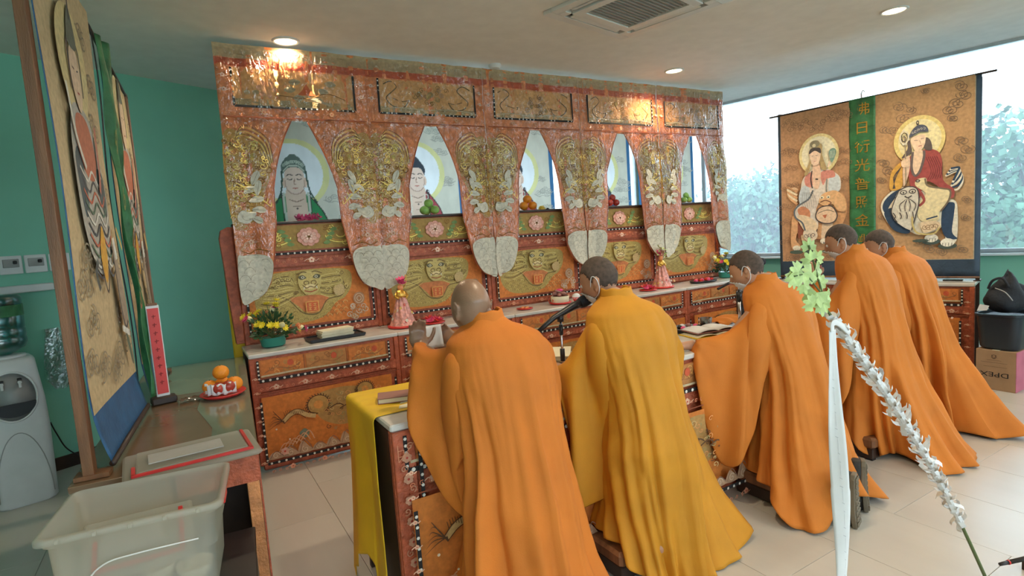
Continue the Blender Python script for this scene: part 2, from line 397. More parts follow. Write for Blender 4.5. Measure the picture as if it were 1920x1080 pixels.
# back wall behind the altar with a wide window
w = MB(); L = (Cc-B).length
wallseg(w, B, Cc, 0, 1.05); wallseg(w, B, Cc, 1.05, CZ, s1=.25); wallseg(w, B, Cc, 1.05, CZ, s0=L-.12); wallseg(w, B, Cc, 2.98, CZ, s0=.25, s1=L-.12)
struct(w, 'wall_back', 'wall_green')
def window(name, a, b, z0, z1, s0, s1, mull, th=.15):
    a = Vector((a[0], a[1])); b = Vector((b[0], b[1])); d = (b-a).normalized(); n = Vector((-d.y, d.x)); ang = math.atan2(d.y, d.x)
    def at(s, z, off): p = a + d*s + n*off; return (p.x, p.y, z)
    root = tag(bpy.data.objects.new(name, None), kind='structure'); COL.objects.link(root); root.location = at((s0+s1)/2, z0, .07)
    fr = MB(); fr.box(at((s0+s1)/2, z0+.02, .08), (s1-s0, .05, .04), ang); fr.box(at((s0+s1)/2, z1-.015, .08), (s1-s0, .05, .03), ang)
    for s_ in (s0+.02, s1-.02): fr.box(at(s_, (z0+z1)/2, .08), (.04, .05, z1-z0), ang)
    fr.build('window_frame', 'alu', root, world=True)
    si = MB(); si.box(at((s0+s1)/2, z0-.012, .02), (s1-s0, .2, .024), ang, ch=.004); si.build('window_sill', 'sill_white', root, world=True)
    for s_ in mull:
        q = MB(); q.box(at(s_, (z0+z1)/2, .08), (.05, .05, z1-z0-.04), ang); q.build('mullion', 'alu', root, world=True)
    ed = [s0] + mull + [s1]
    for x0, x1 in zip(ed, ed[1:]):
        q = MB(); q.box(at((x0+x1)/2, (z0+z1)/2, .08), (x1-x0-.04, .006, z1-z0-.05), ang); q.build('window_pane', 'window_glass', root, world=True)
    return root
window('window_2', B, Cc, 1.05, 2.98, .25, L-.12, [1.5, 2.75, 4.0])
# window wall on the right, glazed up to the ceiling
w = MB(); LW = (D-Cc).length; wallseg(w, Cc, D, 0, 1.05); wallseg(w, Cc, D, 1.05, CZ, s1=.15); wallseg(w, Cc, D, 1.05, CZ, s0=LW-.8)
struct(w, 'wall_right', 'wall_green')
window('window_1', Cc, D, 1.05, CZ, .15, LW-.8, [.9, 6.0, 7.9])
window('added_rear_window', D, E_, .9, 3.0, .5, LR-1.2, [2.6, 4.7, 6.8, 8.9])  # unseen window added behind the camera to bring daylight to the altar front
# baseboard of the green wall
bb = MB(); wallseg(bb, A, B, 0, .1, -.015); struct(bb, 'baseboard_left', 'dark_wood')
bb = MB(); wallseg(bb, Cc, D, 0, .1, -.015); struct(bb, 'baseboard_right', 'sill_white')

# ------------------------------------------------------------------ ceiling lights and air conditioner
def ceiling_light(x, y, label):
    r = thing('ceiling_light', label, 'ceiling light', (x, y, CZ), 0, 'round recessed ceiling lights')
    if not hasattr(ceiling_light, 'me'):
        a = MB(); a.lathe([(.078, -.002), (.085, -.012), (.098, -.008), (.1, 0)], n=32, cap=False); o1 = a.build('trim_ring', 'white_plastic', r, smooth=True)
        b = MB(); b.lathe([(.001, -.006), (.08, -.004)], n=32, cap=False); o2 = b.build('lamp_disc', 'lamp_glow', r)
        ceiling_light.me = (o1.data, o2.data)
    else:
        for n_, me in zip(('trim_ring', 'lamp_disc'), ceiling_light.me):
            o = bpy.data.objects.new(n_, me); COL.objects.link(o); o.parent = r
    ld = bpy.data.lights.new('lamp', 'SPOT'); ld.energy = LAMP_W; ld.color = (1, .80, .55); ld.spot_size = math.radians(150); ld.spot_blend = .6; ld.shadow_soft_size = .07
    lo = bpy.data.objects.new('lamp', ld); COL.objects.link(lo); lo.parent = r; lo.location = (0, 0, -.03)
ceiling_light(.876, 4.62, 'round ceiling light above the left end of the altar curtains')
ceiling_light(4.63, 4.28, 'round ceiling light above the right end of the altar curtains')
ceiling_light(5.12, 2.42, 'round ceiling light near the air conditioner, close to the window wall')
for k_, (x, y) in enumerate(((1.6, 1.9), (3.6, -.4), (5.6, -.6), (-.9, -.6), (1.2, -2.2), (4.2, -2.4), (-2.4, -2.0))):  # unseen lights, added to brighten the room and the altar
    ceiling_light(x, y, 'added round ceiling light out of view behind the camera, ' + ('above the kneeling monks', 'right of the camera', 'near the rear window pane', 'just left behind the camera', 'by the rear wall, middle', 'by the rear wall, right', 'by the rear wall, left')[k_])
# ---- cassette air conditioner
ac = thing('air_conditioner', 'white square cassette air conditioner with grey grille set in the ceiling', 'air conditioner', (3.0, 3.09, CZ), math.radians(13))
S = .475
def frame_ring(mb, o, i, z0, z1):
    for (x0, y0, x1, y1) in ((-o, -o, o, -i), (-o, i, o, o), (-o, -i, -i, i), (i, -i, o, i)):
        mb.box(((x0+x1)/2, (y0+y1)/2, (z0+z1)/2), (x1-x0, y1-y0, z1-z0))
p = MB(); frame_ring(p, S, .40, -.03, -.001); frame_ring(p, .33, .26, -.036, -.001)
for sx_, sy_ in ((1, 1), (1, -1), (-1, 1), (-1, -1)): p.box((sx_*.365, sy_*.365, -.016), (.07, .07, .03))
p.build('panel', 'white_plastic', ac, bevel=.004)
p = MB(); p.box((0, 0, -.012), (.52, .52, .01))
g = p.build('grille', 'grey_plastic', ac)
for k in range(15):
    q = MB(); q.box((0, -.238+k*.034, -.024), (.51, .008, .012)); q.build('grille_slat', 'grey_plastic', g)
for k in range(4):
    R3 = Matrix.Rotation(k*pi/2, 3, 'Z'); q = MB(); q.box(R3 @ Vector((0, -.365, -.022)), (.56, .045, .008), R=R3 @ Matrix.Rotation(.16, 3, 'X')); q.build('louver', 'white_plastic', ac)
    q = MB(); q.box(R3 @ Vector((0, -.365, -.004)), (.6, .062, .006), R=R3); q.build('air_slot', 'screen_dark', ac)
sd = MB(); sd.lathe([(.06, 0), (.06, -.015), (.045, -.035), (.001, -.038)], n=24)
o = sd.build('smoke_detector', 'white_plastic', None, smooth=True, angle=40); o.location = (2.71, 4.67, CZ); tag(o, 'small round smoke detector on the ceiling above the altar curtains', 'smoke detector')

# ================================================================== ALTAR : five bays of curtain, panel and counter
BX0, BW, YC, YB = .375, 1.10, 4.70, 4.80
GOLD, GOLD_L, GOLD_D = (.52, .28, .06), (.88, .64, .16), (.26, .12, .025)
PALE, PALE_D = (.60, .56, .45), (.30, .26, .19)
def brighten(a, k):
    a.it = [(i_[0], i_[1], tuple(min(1, c*k) for c in i_[2])) + tuple(i_[3:]) for i_ in a.it]; return a
BLK = (.012, .011, .012); RED = (.42, .05, .03); REDL = (.58, .16, .10); PINK = (.62, .28, .20)
def beads(a, x0, y0, x1, y1, step=.042, w=.017):
    """dark cord with white beads"""
    a.line([(x0, y0), (x1, y1)], w, BLK, smooth=False); L = math.hypot(x1-x0, y1-y0); n = max(1, int(L/step))
    for i in range(n+1):
        t_ = (i+.5)/(n+1); a.circ(x0+(x1-x0)*t_, y0+(y1-y0)*t_, w*.42, w*.42, (.60, .58, .52), 6)
def lattice_corner(a, x, y, sx, sy, s=.05, col=(.60, .26, .14)):
    for k in (0, .35, .7): a.line([(x, y+sy*s*(1-k)), (x+sx*s*k, y+sy*s*(1-k)), (x+sx*s*k, y)], .003, col, smooth=False)
    a.line([(x, y), (x+sx*s, y+sy*s)], .003, col)
def tiny_flower(a, x, y, r=.022, col=(.62, .44, .34)):
    a.flower(x, y, r, col, RED, 5); a.line([(x-r*2.2, y-r*.3), (x-r*1.2, y+r*.3), (x-r*.9, y)], .004, col); a.line([(x+r*2.2, y+r*.2), (x+r*1.2, y-r*.4), (x+r*.9, y)], .004, col)
def foldy(i, u, z):
    x = BX0 + i*BW + u; ph = .31*sin(1.7*i) + .05*sin(z*1.3+i)
    s1 = abs(sin(pi*(x/.262 + ph))); low = min(1, max(.45, (3.2 - z)*.7))
    return YC - .040*s1**.5*low - .010*sin(7.3*x + 2.1*z)*low - .004*sin(31*x + 9*z) - .004*sin(13*z + 5*x)
LEFT = [(1.20, .02), (1.212, .10), (1.26, .165), (1.34, .215), (1.45, .243), (1.54, .262), (1.68, .284), (1.80, .302), (1.92, .305), (2.06, .312), (2.16, .335), (2.24, .355), (2.34, .388), (2.45, .432), (2.57, .492)]
OT = 2.57
def embroid_half(rn):
    """gold dragon half, white wings and shell; du runs 0 at the seam to about .4; drawn on one drape and mirrored on its neighbour"""
    a = Art(.00012)
    # pale haze of gold ground
    a.mat = 1
    a.fill([(0, 2.44), (.14, 2.47), (.27, 2.40), (.31, 2.25), (.285, 2.12), (.24, 2.02), (.22, 1.90), (.13, 1.80), (0, 1.80)], GOLD, True)
    for k in range(9):    # fan of mane strokes
        r = .10 + .022*k; a.line([(.0 + .01*k, 2.27 + r*.55), (.07 + r*.3, 2.33 + r*.72), (.18 + r*.45, 2.31 + r*.45), (.25 + r*.28, 2.20 + r*.2)], .006, GOLD_L if k % 2 else GOLD_D)
    for k in range(120):   # knot of the dragon's head and claws
        x, y = rn.uniform(.0, .30), rn.uniform(1.98, 2.42)
        if x > .32 - abs(y-2.25)*.6: continue
        a.spiral(x, y, rn.uniform(.014, .036), rn.uniform(.7, 1.5), rn.uniform(.004, .008), rn.choice((GOLD_L, GOLD_L, GOLD_D, (.55, .42, .10), (.30, .13, .04))), rn.uniform(0, 6), rn.uniform(.6, 1), rn.choice((1, -1)))
    for j in range(7):    # scaled body
        for k in range(4):
            x, y = .012 + .042*k + (.02 if j % 2 else 0), 1.84 + .034*j; a.ring(x, y, .02, .02, .0035, GOLD_D if (j+k) % 3 else GOLD_L, 8, 0, 180)
    for k in range(6): a.line([(.05+.03*k, 2.10-.02*k), (.12+.03*k, 2.07-.03*k), (.18+.02*k, 2.10-.03*k)], .006, GOLD_L)
    a.mat = 0
    for k, (x, y, r, an) in enumerate(((.17, 2.02, .10, .5), (.20, 1.96, .11, .2), (.215, 1.90, .10, -.1), (.21, 1.84, .08, -.5), (.235, 2.08, .12, 1.1), (.262, 2.00, .12, 1.35))):   # white wing plumes
        c, s_ = cos(an), sin(an); P_ = [(0, 0), (r*.4, .028), (r*.8, .024), (r, 0), (r*.8, -.02), (r*.4, -.018)]
        q = [(x - .075 + c*px - s_*py, y + s_*px + c*py) for px, py in P_]; q = [(min(.30, u), v) for u, v in q]
        a.fill(q, PALE, True, 3); a.line([q[0], ((q[0][0]+q[3][0])/2, (q[0][1]+q[3][1])/2), q[3]], .003, PALE_D)
    a.fill([(.045, 1.87), (.075, 1.895), (.12, 1.882), (.165, 1.89), (.155, 1.845), (.11, 1.80), (.06, 1.805), (.035, 1.83)], PALE, True)   # pale lobes
    a.ring(.1, 1.845, .03, .025, .003, PALE_D, 10, 150, 330)
    for k in range(20):   # cloud embroidery between body and shell
        x, y = rn.uniform(.02, .24), rn.uniform(1.58, 1.78); a.spiral(x, y, rn.uniform(.015, .03), 1.2, .004, rn.choice(((.60, .30, .16), (.36, .19, .06), (.50, .40, .20), (.60, .36, .24))), rn.uniform(0, 6), .8)
    a.line([(.03, 1.60), (.09, 1.575), (.15, 1.60), (.23, 1.58)], .006, GOLD_D); tiny_flower(a, .11, 1.66, .02, (.58, .38, .25))
    a.fill([(.004, 1.535), (.05, 1.56), (.14, 1.565), (.21, 1.545), (.243, 1.50), (.235, 1.42), (.205, 1.33), (.155, 1.255), (.09, 1.22), (.004, 1.212)], PALE, True)   # shell
    for j in range(5):
        for k in range(3):
            x, y = .04 + .075*k + (.037 if j % 2 else 0), 1.26 + .055*j
            if x < lerp_tab(LEFT, y) - .045: a.ring(x, y, .038, .045, .0028, PALE_D, 10, 5, 175)
    # fringe spots on the ground above the dragon
    for k in range(6): a.line([(.03+.05*k, 2.52), (.045+.05*k, 2.50), (.05+.05*k, 2.53)], .004, (.60, .30, .12))
    return a
def cran(a, x, y, s, d, col):
    a.line([(x+d*.10*s, y+.09*s), (x+d*.03*s, y+.12*s), (x-d*.02*s, y+.08*s), (x+d*.03*s, y+.03*s), (x+d*.08*s, y-.02*s), (x+d*.03*s, y-.08*s), (x-d*.07*s, y-.09*s), (x-d*.12*s, y-.03*s)], .009, col)
    a.line([(x-d*.12*s, y-.03*s), (x-d*.06*s, y-.04*s), (x+d*.02*s, y-.02*s)], .006, col)
def valance_art(i, rn):
    a = Art(.00012)
    a.rect(0, 3.01, BW, 3.112, (.46, .33, .19)); a.rect(0, 2.955, BW, 3.012, (.56, .10, .04))
    x0, x1, y0, y1 = .105, 1.0, 2.672, 2.945
    a.rect(x0, y0, x1, y1, (.68, .36, .14)); a.mat = 1
    a.rect(x0+.01, y0+.0, x1-.01, y0+.05, (.40, .28, .13)); a.mat = 0
    if i == 0:
        for k in range(5): a.ring(.34, 2.80, .055-.010*k, .05-.009*k, .005, (.62, .34, .20), 14, 40*k, 40*k+300)
        for k in range(6): a.circ(.34+.058*cos(k), 2.80+.052*sin(k), .02, .02, (.58, .30, .18), 8)
        a.fill([(.60, 2.81), (.63, 2.86), (.66, 2.81), (.70, 2.77), (.56, 2.77)], (.56, .12, .03)); a.fill([(.62, 2.87), (.64, 2.93), (.66, 2.87)], (.7, .25, .05))
        for x, y, d in ((.46, 2.80, 1), (.52, 2.74, 1), (.80, 2.80, -1), (.75, 2.73, -1), (.50, 2.86, 1), (.86, 2.86, -1)):
            a.fill([(x, y), (x+.04*d, y+.03), (x+.09*d, y+.012), (x+.05*d, y-.018)], (.40, .34, .22), True); a.line([(x, y), (x+.09*d, y+.01)], .003, GOLD_D)
        for x in (.2, .26): a.circ(x, 2.77, .022, .018, (.48, .36, .20), 10)
        a.line([(.66, 2.75), (.74, 2.72), (.82, 2.70)], .02, (.46, .36, .24)); a.line([(.42, 2.76), (.62, 2.745), (.78, 2.79), (.92, 2.75)], .006, GOLD_D)
    else:
        cran(a, .25, 2.81, 1.0, -1, (.13, .085, .03)); cran(a, .86, 2.81, 1.0, 1, (.13, .085, .03))
        for k in range(9): x, y = rn.uniform(.42, .70), rn.uniform(2.74, 2.88); a.flower(x, y, rn.uniform(.018, .034), rn.choice(((.46, .25, .12), (.36, .24, .10), (.52, .30, .17))), GOLD, 6)
        for k in range(10): x, y = rn.uniform(.40, .74), rn.uniform(2.70, 2.90); a.spiral(x, y, .025, 1.2, .004, (.20, .12, .04), rn.uniform(0, 6))
        a.line([(.13, 2.70), (.3, 2.715), (.5, 2.70), (.75, 2.715), (.97, 2.70)], .006, (.55, .45, .30))
    beads(a, x0, 2.945, x0, y0-.006); beads(a, x1, 2.945, x1, y0-.006); beads(a, x0, y0-.006, x1, y0-.006)
    for x in (.045, 1.055):
        for y in (2.88, 2.78): tiny_flower(a, x, y, .017)
    for x in (.30, .55, .80): tiny_flower(a, x, 2.625, .020, (.60, .32, .18))
    for k in range(14): x = .15 + .06*k; a.spiral(x, 2.60 + .03*(k % 2), .014, 1.1, .0035, (.58, .22, .10), k)
    lattice_corner(a, .04, 2.60, 1, 1, .08); lattice_corner(a, 1.06, 2.60, -1, 1, .08)
    a.line([(.02, 2.585), (1.08, 2.585)], .006, (.25, .05, .02), smooth=False)
    return a
def lotus_art(rn):
    a = Art(); x0, x1, y0, y1 = .09, 1.01, 1.575, 1.775
    a.rect(x0, y0, x1, y1, (.34, .20, .055))
    for d in (-1, 1):
        cx = .55 + d*.26
        for k in range(5): a.ring(cx, 1.68, .035+.03*k, .020+.014*k, .008, (GOLD_L, (.30, .24, .06), GOLD)[k % 3], 16, 180, 360)
        for k in range(9): a.spiral(cx + rn.uniform(-.15, .15), rn.uniform(1.60, 1.75), .028, 1.3, .006, rn.choice((GOLD_L, GOLD_D, (.34, .32, .10))), rn.uniform(0, 6))
        for k in range(4): x, y = .55+d*(.11+.02*k), 1.62+.035*k; a.fill([(x, y), (x+d*.04, y+.02), (x+d*.06, y), (x+d*.03, y-.015)], (.16, .24, .08), True, 3)
    for r, n, c in ((.082, 9, (.60, .29, .22)), (.058, 7, (.68, .40, .32)), (.03, 5, (.72, .50, .40))):
        for k in range(n): an = 2*pi*k/n + r*9; a.circ(.55 + r*.75*cos(an), 1.675 + r*.6*sin(an), r*.38, r*.34, c, 9); a.ring(.55 + r*.75*cos(an), 1.675 + r*.6*sin(an), r*.38, r*.34, .002, (.42, .15, .10), 9)
    beads(a, .06, 1.552, 1.04, 1.552, .05, .02)
    beads(a, 1.035, 1.56, 1.035, 1.775, .045, .014)
    for x, w_ in ((.22, .02), (.55, .026), (.86, .02)): tiny_flower(a, x, 1.49, w_, (.66, .46, .34))
    for k in range(22): a.spiral(.06 + .046*k, 1.485 + .02*(k % 2), .013, 1.1, .003, (.56, .22, .10), k)
    a.line([(.0, 1.445), (1.1, 1.445)], .008, (.20, .05, .02), smooth=False)
    return a
def dragon_art(rn):
    a = Art(.0003); a.mat = 0
    a.rect(.06, .965, 1.0, 1.415, (.54, .17, .035))
    a.mat = 1; G1, G2, G3 = (.38, .27, .075), (.55, .43, .15), (.16, .10, .035)
    a.fill([(.12, 1.36), (.30, 1.405), (.62, 1.41), (.84, 1.38), (.86, 1.26), (.80, 1.16), (.72, 1.12), (.62, 1.02), (.46, .985), (.24, 1.0), (.13, 1.08), (.10, 1.2)], G1, True)
    a.mat = 0
    a.fill([(.36, 1.19), (.42, 1.12), (.48, 1.06), (.56, 1.055), (.62, 1.11), (.66, 1.17), (.56, 1.20), (.46, 1.20)], (.50, .17, .06), True)
    a.line([(.28, 1.22), (.36, 1.17), (.43, 1.08), (.50, 1.045), (.58, 1.055), (.65, 1.15), (.76, 1.17), (.80, 1.22), (.79, 1.30)], .008, G3)
    a.mat = 1
    for k in range(11):  # mane
        a.line([(.13 + .012*k, 1.15 + .02*k), (.22 + .01*k, 1.13 + .024*k), (.32 + .006*k, 1.16 + .02*k), (.40, 1.20 + .012*k)], .007, (G2, G3, G2)[k % 3], taper=.3)
    for k in range(9): a.line([(.60, 1.20+.018*k), (.68, 1.17+.024*k), (.77, 1.20+.02*k), (.83-.01*k, 1.24+.014*k)], .006, (G2, G3)[k % 2])
    for k in range(50):
        x, y = rn.uniform(.14, .82), rn.uniform(1.22, 1.39)
        if .42 < x < .62: continue
        a.spiral(x, y, rn.uniform(.014, .028), 1.1, .005, rn.choice((G2, G2, G3)), rn.uniform(0, 6), .8, rn.choice((1, -1)))
    for j in range(4):
        for k in range(17): x, y = .16 + .038*k + (.019 if j % 2 else 0), 1.0 + .03*j + .09*abs((x if False else (.16+.038*k)) - .5); (a.ring(x, y, .018, .018, .003, G2 if (j+k) % 2 else G3, 7, 0, 180) if not (.40 < x < .62 and y > 1.03) else None)
    a.fill([(.70, 1.24), (.76, 1.27), (.79, 1.24), (.78, 1.19), (.72, 1.18)], (.46, .32, .14), True)
    # face
    a.fill([(.43, 1.34), (.46, 1.39), (.52, 1.405), (.58, 1.39), (.61, 1.34), (.60, 1.27), (.565, 1.22), (.52, 1.205), (.475, 1.22), (.44, 1.27)], (.46, .35, .12), True)
    a.mat = 0
    for d in (-1, 1):
        a.fill([(.52+d*.025, 1.345), (.52+d*.05, 1.37), (.52+d*.085, 1.36), (.52+d*.07, 1.335)], (.10, .09, .05), True); a.circ(.52+d*.052, 1.352, .013, .011, (.55, .52, .36), 8); a.circ(.52+d*.052, 1.352, .006, .006, BLK, 6)
        a.ring(.52+d*.028, 1.305, .02, .016, .007, G3, 10); a.line([(.52+d*.02, 1.39), (.52+d*.05, 1.395), (.52+d*.1, 1.375)], .009, G3)
        a.fill([(.52+d*.05, 1.28), (.52+d*.055, 1.25), (.52+d*.035, 1.275)], PALE)
    a.circ(.52, 1.275, .042, .02, (.60, .48, .24), 12); a.line([(.46, 1.29), (.49, 1.265), (.52, 1.275), (.55, 1.265), (.58, 1.29)], .007, G3)
    a.line([(.47, 1.245), (.52, 1.232), (.57, 1.245)], .008, (.30, .07, .03))
    # red plaque
    a.rect(.468, 1.065, .572, 1.155, (.60, .30, .08)); a.rect(.476, 1.073, .564, 1.147, (.50, .10, .035))
    for dx in (-.02, .02):
        for dy in (-.016, .016): a.rect(.52+dx-.013, 1.11+dy-.010, .52+dx+.013, 1.11+dy-.006, (.66, .40, .12)); a.rect(.52+dx-.013, 1.11+dy+.006, .52+dx+.013, 1.11+dy+.010, (.66, .40, .12)); a.rect(.52+dx-.002, 1.11+dy-.012, .52+dx+.002, 1.11+dy+.012, (.66, .40, .12))
    # pale shell and clouds right, orange corner stays
    for k in range(5): a.ring(.90, 1.135, .045-.009*k, .05-.010*k, .006, (.46, .38, .26) if k % 2 else (.30, .20, .12), 14)
    for k in range(14): a.spiral(rn.uniform(.80, .97), rn.uniform(.98, 1.08), .026, 1.2, .006, rn.choice(((.46, .38, .28), (.34, .22, .12))), rn.uniform(0, 6))
    beads(a, 1.02, .95, 1.02, 1.40, .05); beads(a, .045, .95, .045, 1.40, .05); beads(a, .045, .945, 1.02, .945, .05, .02)
    for x in (.2, .53, .86): tiny_flower(a, x, .905, .02, (.56, .26, .16))
    for k in range(18): a.spiral(.08 + .055*k, .905, .012, 1.1, .003, (.54, .20, .09), k)
    return a
def counter_art(rn, i):
    a = Art()
    a.rect(.065, .685, 1.0, .815, (.42, .13, .03))
    for k in range(3):
        x0 = .075 + .31*k; a.rect(x0, .695, x0+.29, .81, ((.50, .16, .035), (.40, .17, .05))[k % 2]); a.line([(x0+.295, .69), (x0+.295, .81)], .006, (.22, .07, .02), smooth=False)
        for q in range(9): a.spiral(x0 + rn.uniform(.03, .26), rn.uniform(.715, .79), rn.uniform(.015, .03), 1.2, .005, rn.choice(((.26, .10, .03), (.60, .30, .08), (.30, .20, .06))), rn.uniform(0, 6))
        a.circ(x0+.2, .77, .022, .024, (.46, .08, .03), 10); a.line([(x0+.02, .72), (x0+.1, .75), (x0+.2, .73), (x0+.27, .76)], .007, (.30, .12, .04))
    a.line([(.07, .70), (.3, .705), (.6, .70), (1.0, .705)], .012, (.44, .36, .22))
    beads(a, .055, .672, .055, .815, .034); beads(a, 1.01, .672, 1.01, .815, .034); beads(a, .055, .668, 1.01, .668, .05, .022)
    for x in (.16, .36, .55, .74, .94): tiny_flower(a, x, .615, .021, (.62, .40, .28))
    for k in range(24): a.spiral(.06 + .042*k, .612, .012, 1.1, .003, (.56, .20, .10), k)
    a.line([(.03, .577), (1.07, .577)], .006, (.20, .05, .02), smooth=False)
    # phoenix panel
    a.rect(.05, .115, 1.0, .555, (.50, .155, .025))
    F1, F2, F3 = (.40, .22, .06), (.46, .30, .12), (.09, .04, .015)
    a.fill([(.42, .50), (.60, .53), (.78, .49), (.84, .38), (.76, .28), (.60, .24), (.46, .30), (.40, .40)], (.36, .20, .06), True)
    for x, y, r in ((.43, .43, .078), (.78, .48, .062)):
        a.circ(x, y, r, r*.9, F1, 24); a.circ(x, y, r*.45, r*.4, (.54, .22, .05), 12); a.ring(x, y, r, r*.9, .006, F3, 24, -60, 260)
        for k in range(22):
            an = -.9 + .19*k*1.25; a.line([(x + r*cos(an), y + r*.9*sin(an)), (x + (r+.016)*cos(an+.1), y + (r*.9+.016)*sin(an+.1))], .006, F3)
    a.line([(.18, .36), (.22, .40), (.28, .415), (.34, .375), (.40, .355)], .030, F2); a.line([(.17, .375), (.22, .418), (.28, .432), (.35, .395), (.42, .37)], .005, F3); a.line([(.18, .345), (.23, .385), (.28, .395), (.33, .355)], .004, F3)
    for k in range(16): x = .19+.012*k; a.line([(x, .40+.012*sin(k*.6)), (x-.006, .43+.012*sin(k*.6))], .003, F3)
    for k in range(6): a.line([(.18, .37-.004*k), (.13-.01*(k % 2), .39+.018*(k-2)), (.075+.008*k, .40+.026*(k-3))], .005, F3, taper=.6)
    for k in range(60):
        x, y = rn.uniform(.46, .88), rn.uniform(.22, .52); a.spiral(x, y, rn.uniform(.012, .03), 1.1, .0045, rn.choice(((.50, .34, .14), F3, (.26, .22, .09), (.56, .24, .08))), rn.uniform(0, 6), .8)
    for k in range(5): a.line([(.50+.07*k, .40-.02*k), (.56+.07*k, .42-.02*k), (.60+.07*k, .40-.02*k)], .008, F3)
    a.fill([(.27, .26), (.31, .29), (.34, .25), (.31, .22)], (.13, .15, .10), True)
    for k in range(6): a.line([(.12+.03*k, .15+.01*k), (.16+.035*k, .21+.012*k), (.22+.03*k, .20)], .007, (.50, .26, .13))
    for k in range(9): x = .10+.1*k; a.fill([(x-.05, .118), (x-.02, .165+.02*(k % 3)), (x+.03, .15), (x+.06, .118)], (.36, .22, .13), True, 3); a.line([(x-.04, .125), (x, .17+.02*(k % 3)), (x+.05, .13)], .005, (.20, .12, .08)); a.spiral(x, .14, .025, 1.3, .005, (.50, .38, .26), k)
    a.flower(.16, .16, .03, (.52, .28, .2), RED); a.circ(.12, .33, .007, .007, (.6, .5, .36), 6); a.circ(.20, .24, .006, .006, (.6, .5, .36), 6)
    beads(a, .04, .10, .04, .54, .046); beads(a, 1.01, .10, 1.01, .54, .046); beads(a, .04, .098, 1.01, .098, .05, .02)
    for x in (.20, .42, .66, .88): tiny_flower(a, x, .048, .02, (.58, .28, .18))
    for k in range(22): a.spiral(.07 + .045*k, .045, .012, 1.1, .003, (.54, .18, .09), k)
    for x in (.018, 1.068):
        for k in range(7): tiny_flower(a, x, .12+.1*k, .010, (.58, .34, .22))
    return a

BAY = ['leftmost, above the yellow flower arrangement', 'second from left, above the bald monk', 'middle one, framing the plate of oranges', 'fourth from the left, framing the red fruit', 'rightmost of the five, beside the window wall']
rn0 = random.Random(3)
emb = embroid_half(rn0)
def mirror_art(src, off, sgn):
    a = Art(src.dz); 
    for it in src.it:
        pts = [(off + sgn*p[0], p[1]) for p in it[1]]; a.it.append((it[0], pts) + it[2:])
    return a
def altar_curtain(i):
    X0 = BX0 + i*BW
    r = thing('altar_curtain', 'embroidered altar curtain under clear plastic, ' + BAY[i], 'curtain', (X0+BW/2, YC, 3.11), 0, 'embroidered altar curtains')
    rn = random.Random(20+i)
    S_ = lambda u, z, h=0: Vector((X0+u, foldy(i, u, z)-h, z))
    v = MB(); v.grid(lambda a, b: S_(a*BW, OT + .0 + (3.11-OT)*b), 44, 14)
    val = v.build('valance', 'brocade_peach', r, world=True, smooth=True, solid=.002)
    valance_art(i, rn).build('embroidery', S_, val, world=True, h0=.002, maxe=.07)
    for side in (0, 1):
        def Sd(a, b, h=0):
            z = 1.2 + (OT+.004-1.2)*b; wd = lerp_tab(LEFT, z); u = a*wd
            return S_(u if side == 0 else BW-wd+u, z, h)
        d = MB(); d.grid(Sd, 22, 60); dr = d.build('drape', 'brocade_peach', r, world=True, smooth=True, solid=.002)
        (mirror_art(emb, 0, 1) if side == 0 else mirror_art(emb, BW, -1)).build('embroidery', S_, dr, world=True, h0=.002, maxe=.07)
        ed = MB(); pts = []
        for k in range(41):
            z = 1.2 + (OT-1.2)*k/40; wd = lerp_tab(LEFT, z); pts.append(S_(wd if side == 0 else BW-wd, z, .002))
        ed.tube(pts, .004, 6); ed.build('hem_piping', 'brocade_red', dr, world=True, smooth=True)
    # clear plastic sheet following the curtain
    c = MB()
    def Sp(u, z, k): return S_(u, z, .010 + .010*noise.noise(Vector((X0*3+u*5, z*2.2, i))))
    c.grid(lambda a, b: Sp(a*BW, OT-.01 + (3.09-OT)*b, 0), 50, 30)
    for side in (0, 1):
        def Sc(a, b):
            z = 1.22 + (OT-1.22)*b; wd = lerp_tab(LEFT, z)+.012*sin(z*7+i); u = a*wd; return Sp(u if side == 0 else BW-wd+u, z, 0)
        c.grid(Sc, 20, 70)
    c.build('plastic_cover', 'clear_plastic', r, world=True, smooth=True)
    return r
for i in range(5): altar_curtain(i)

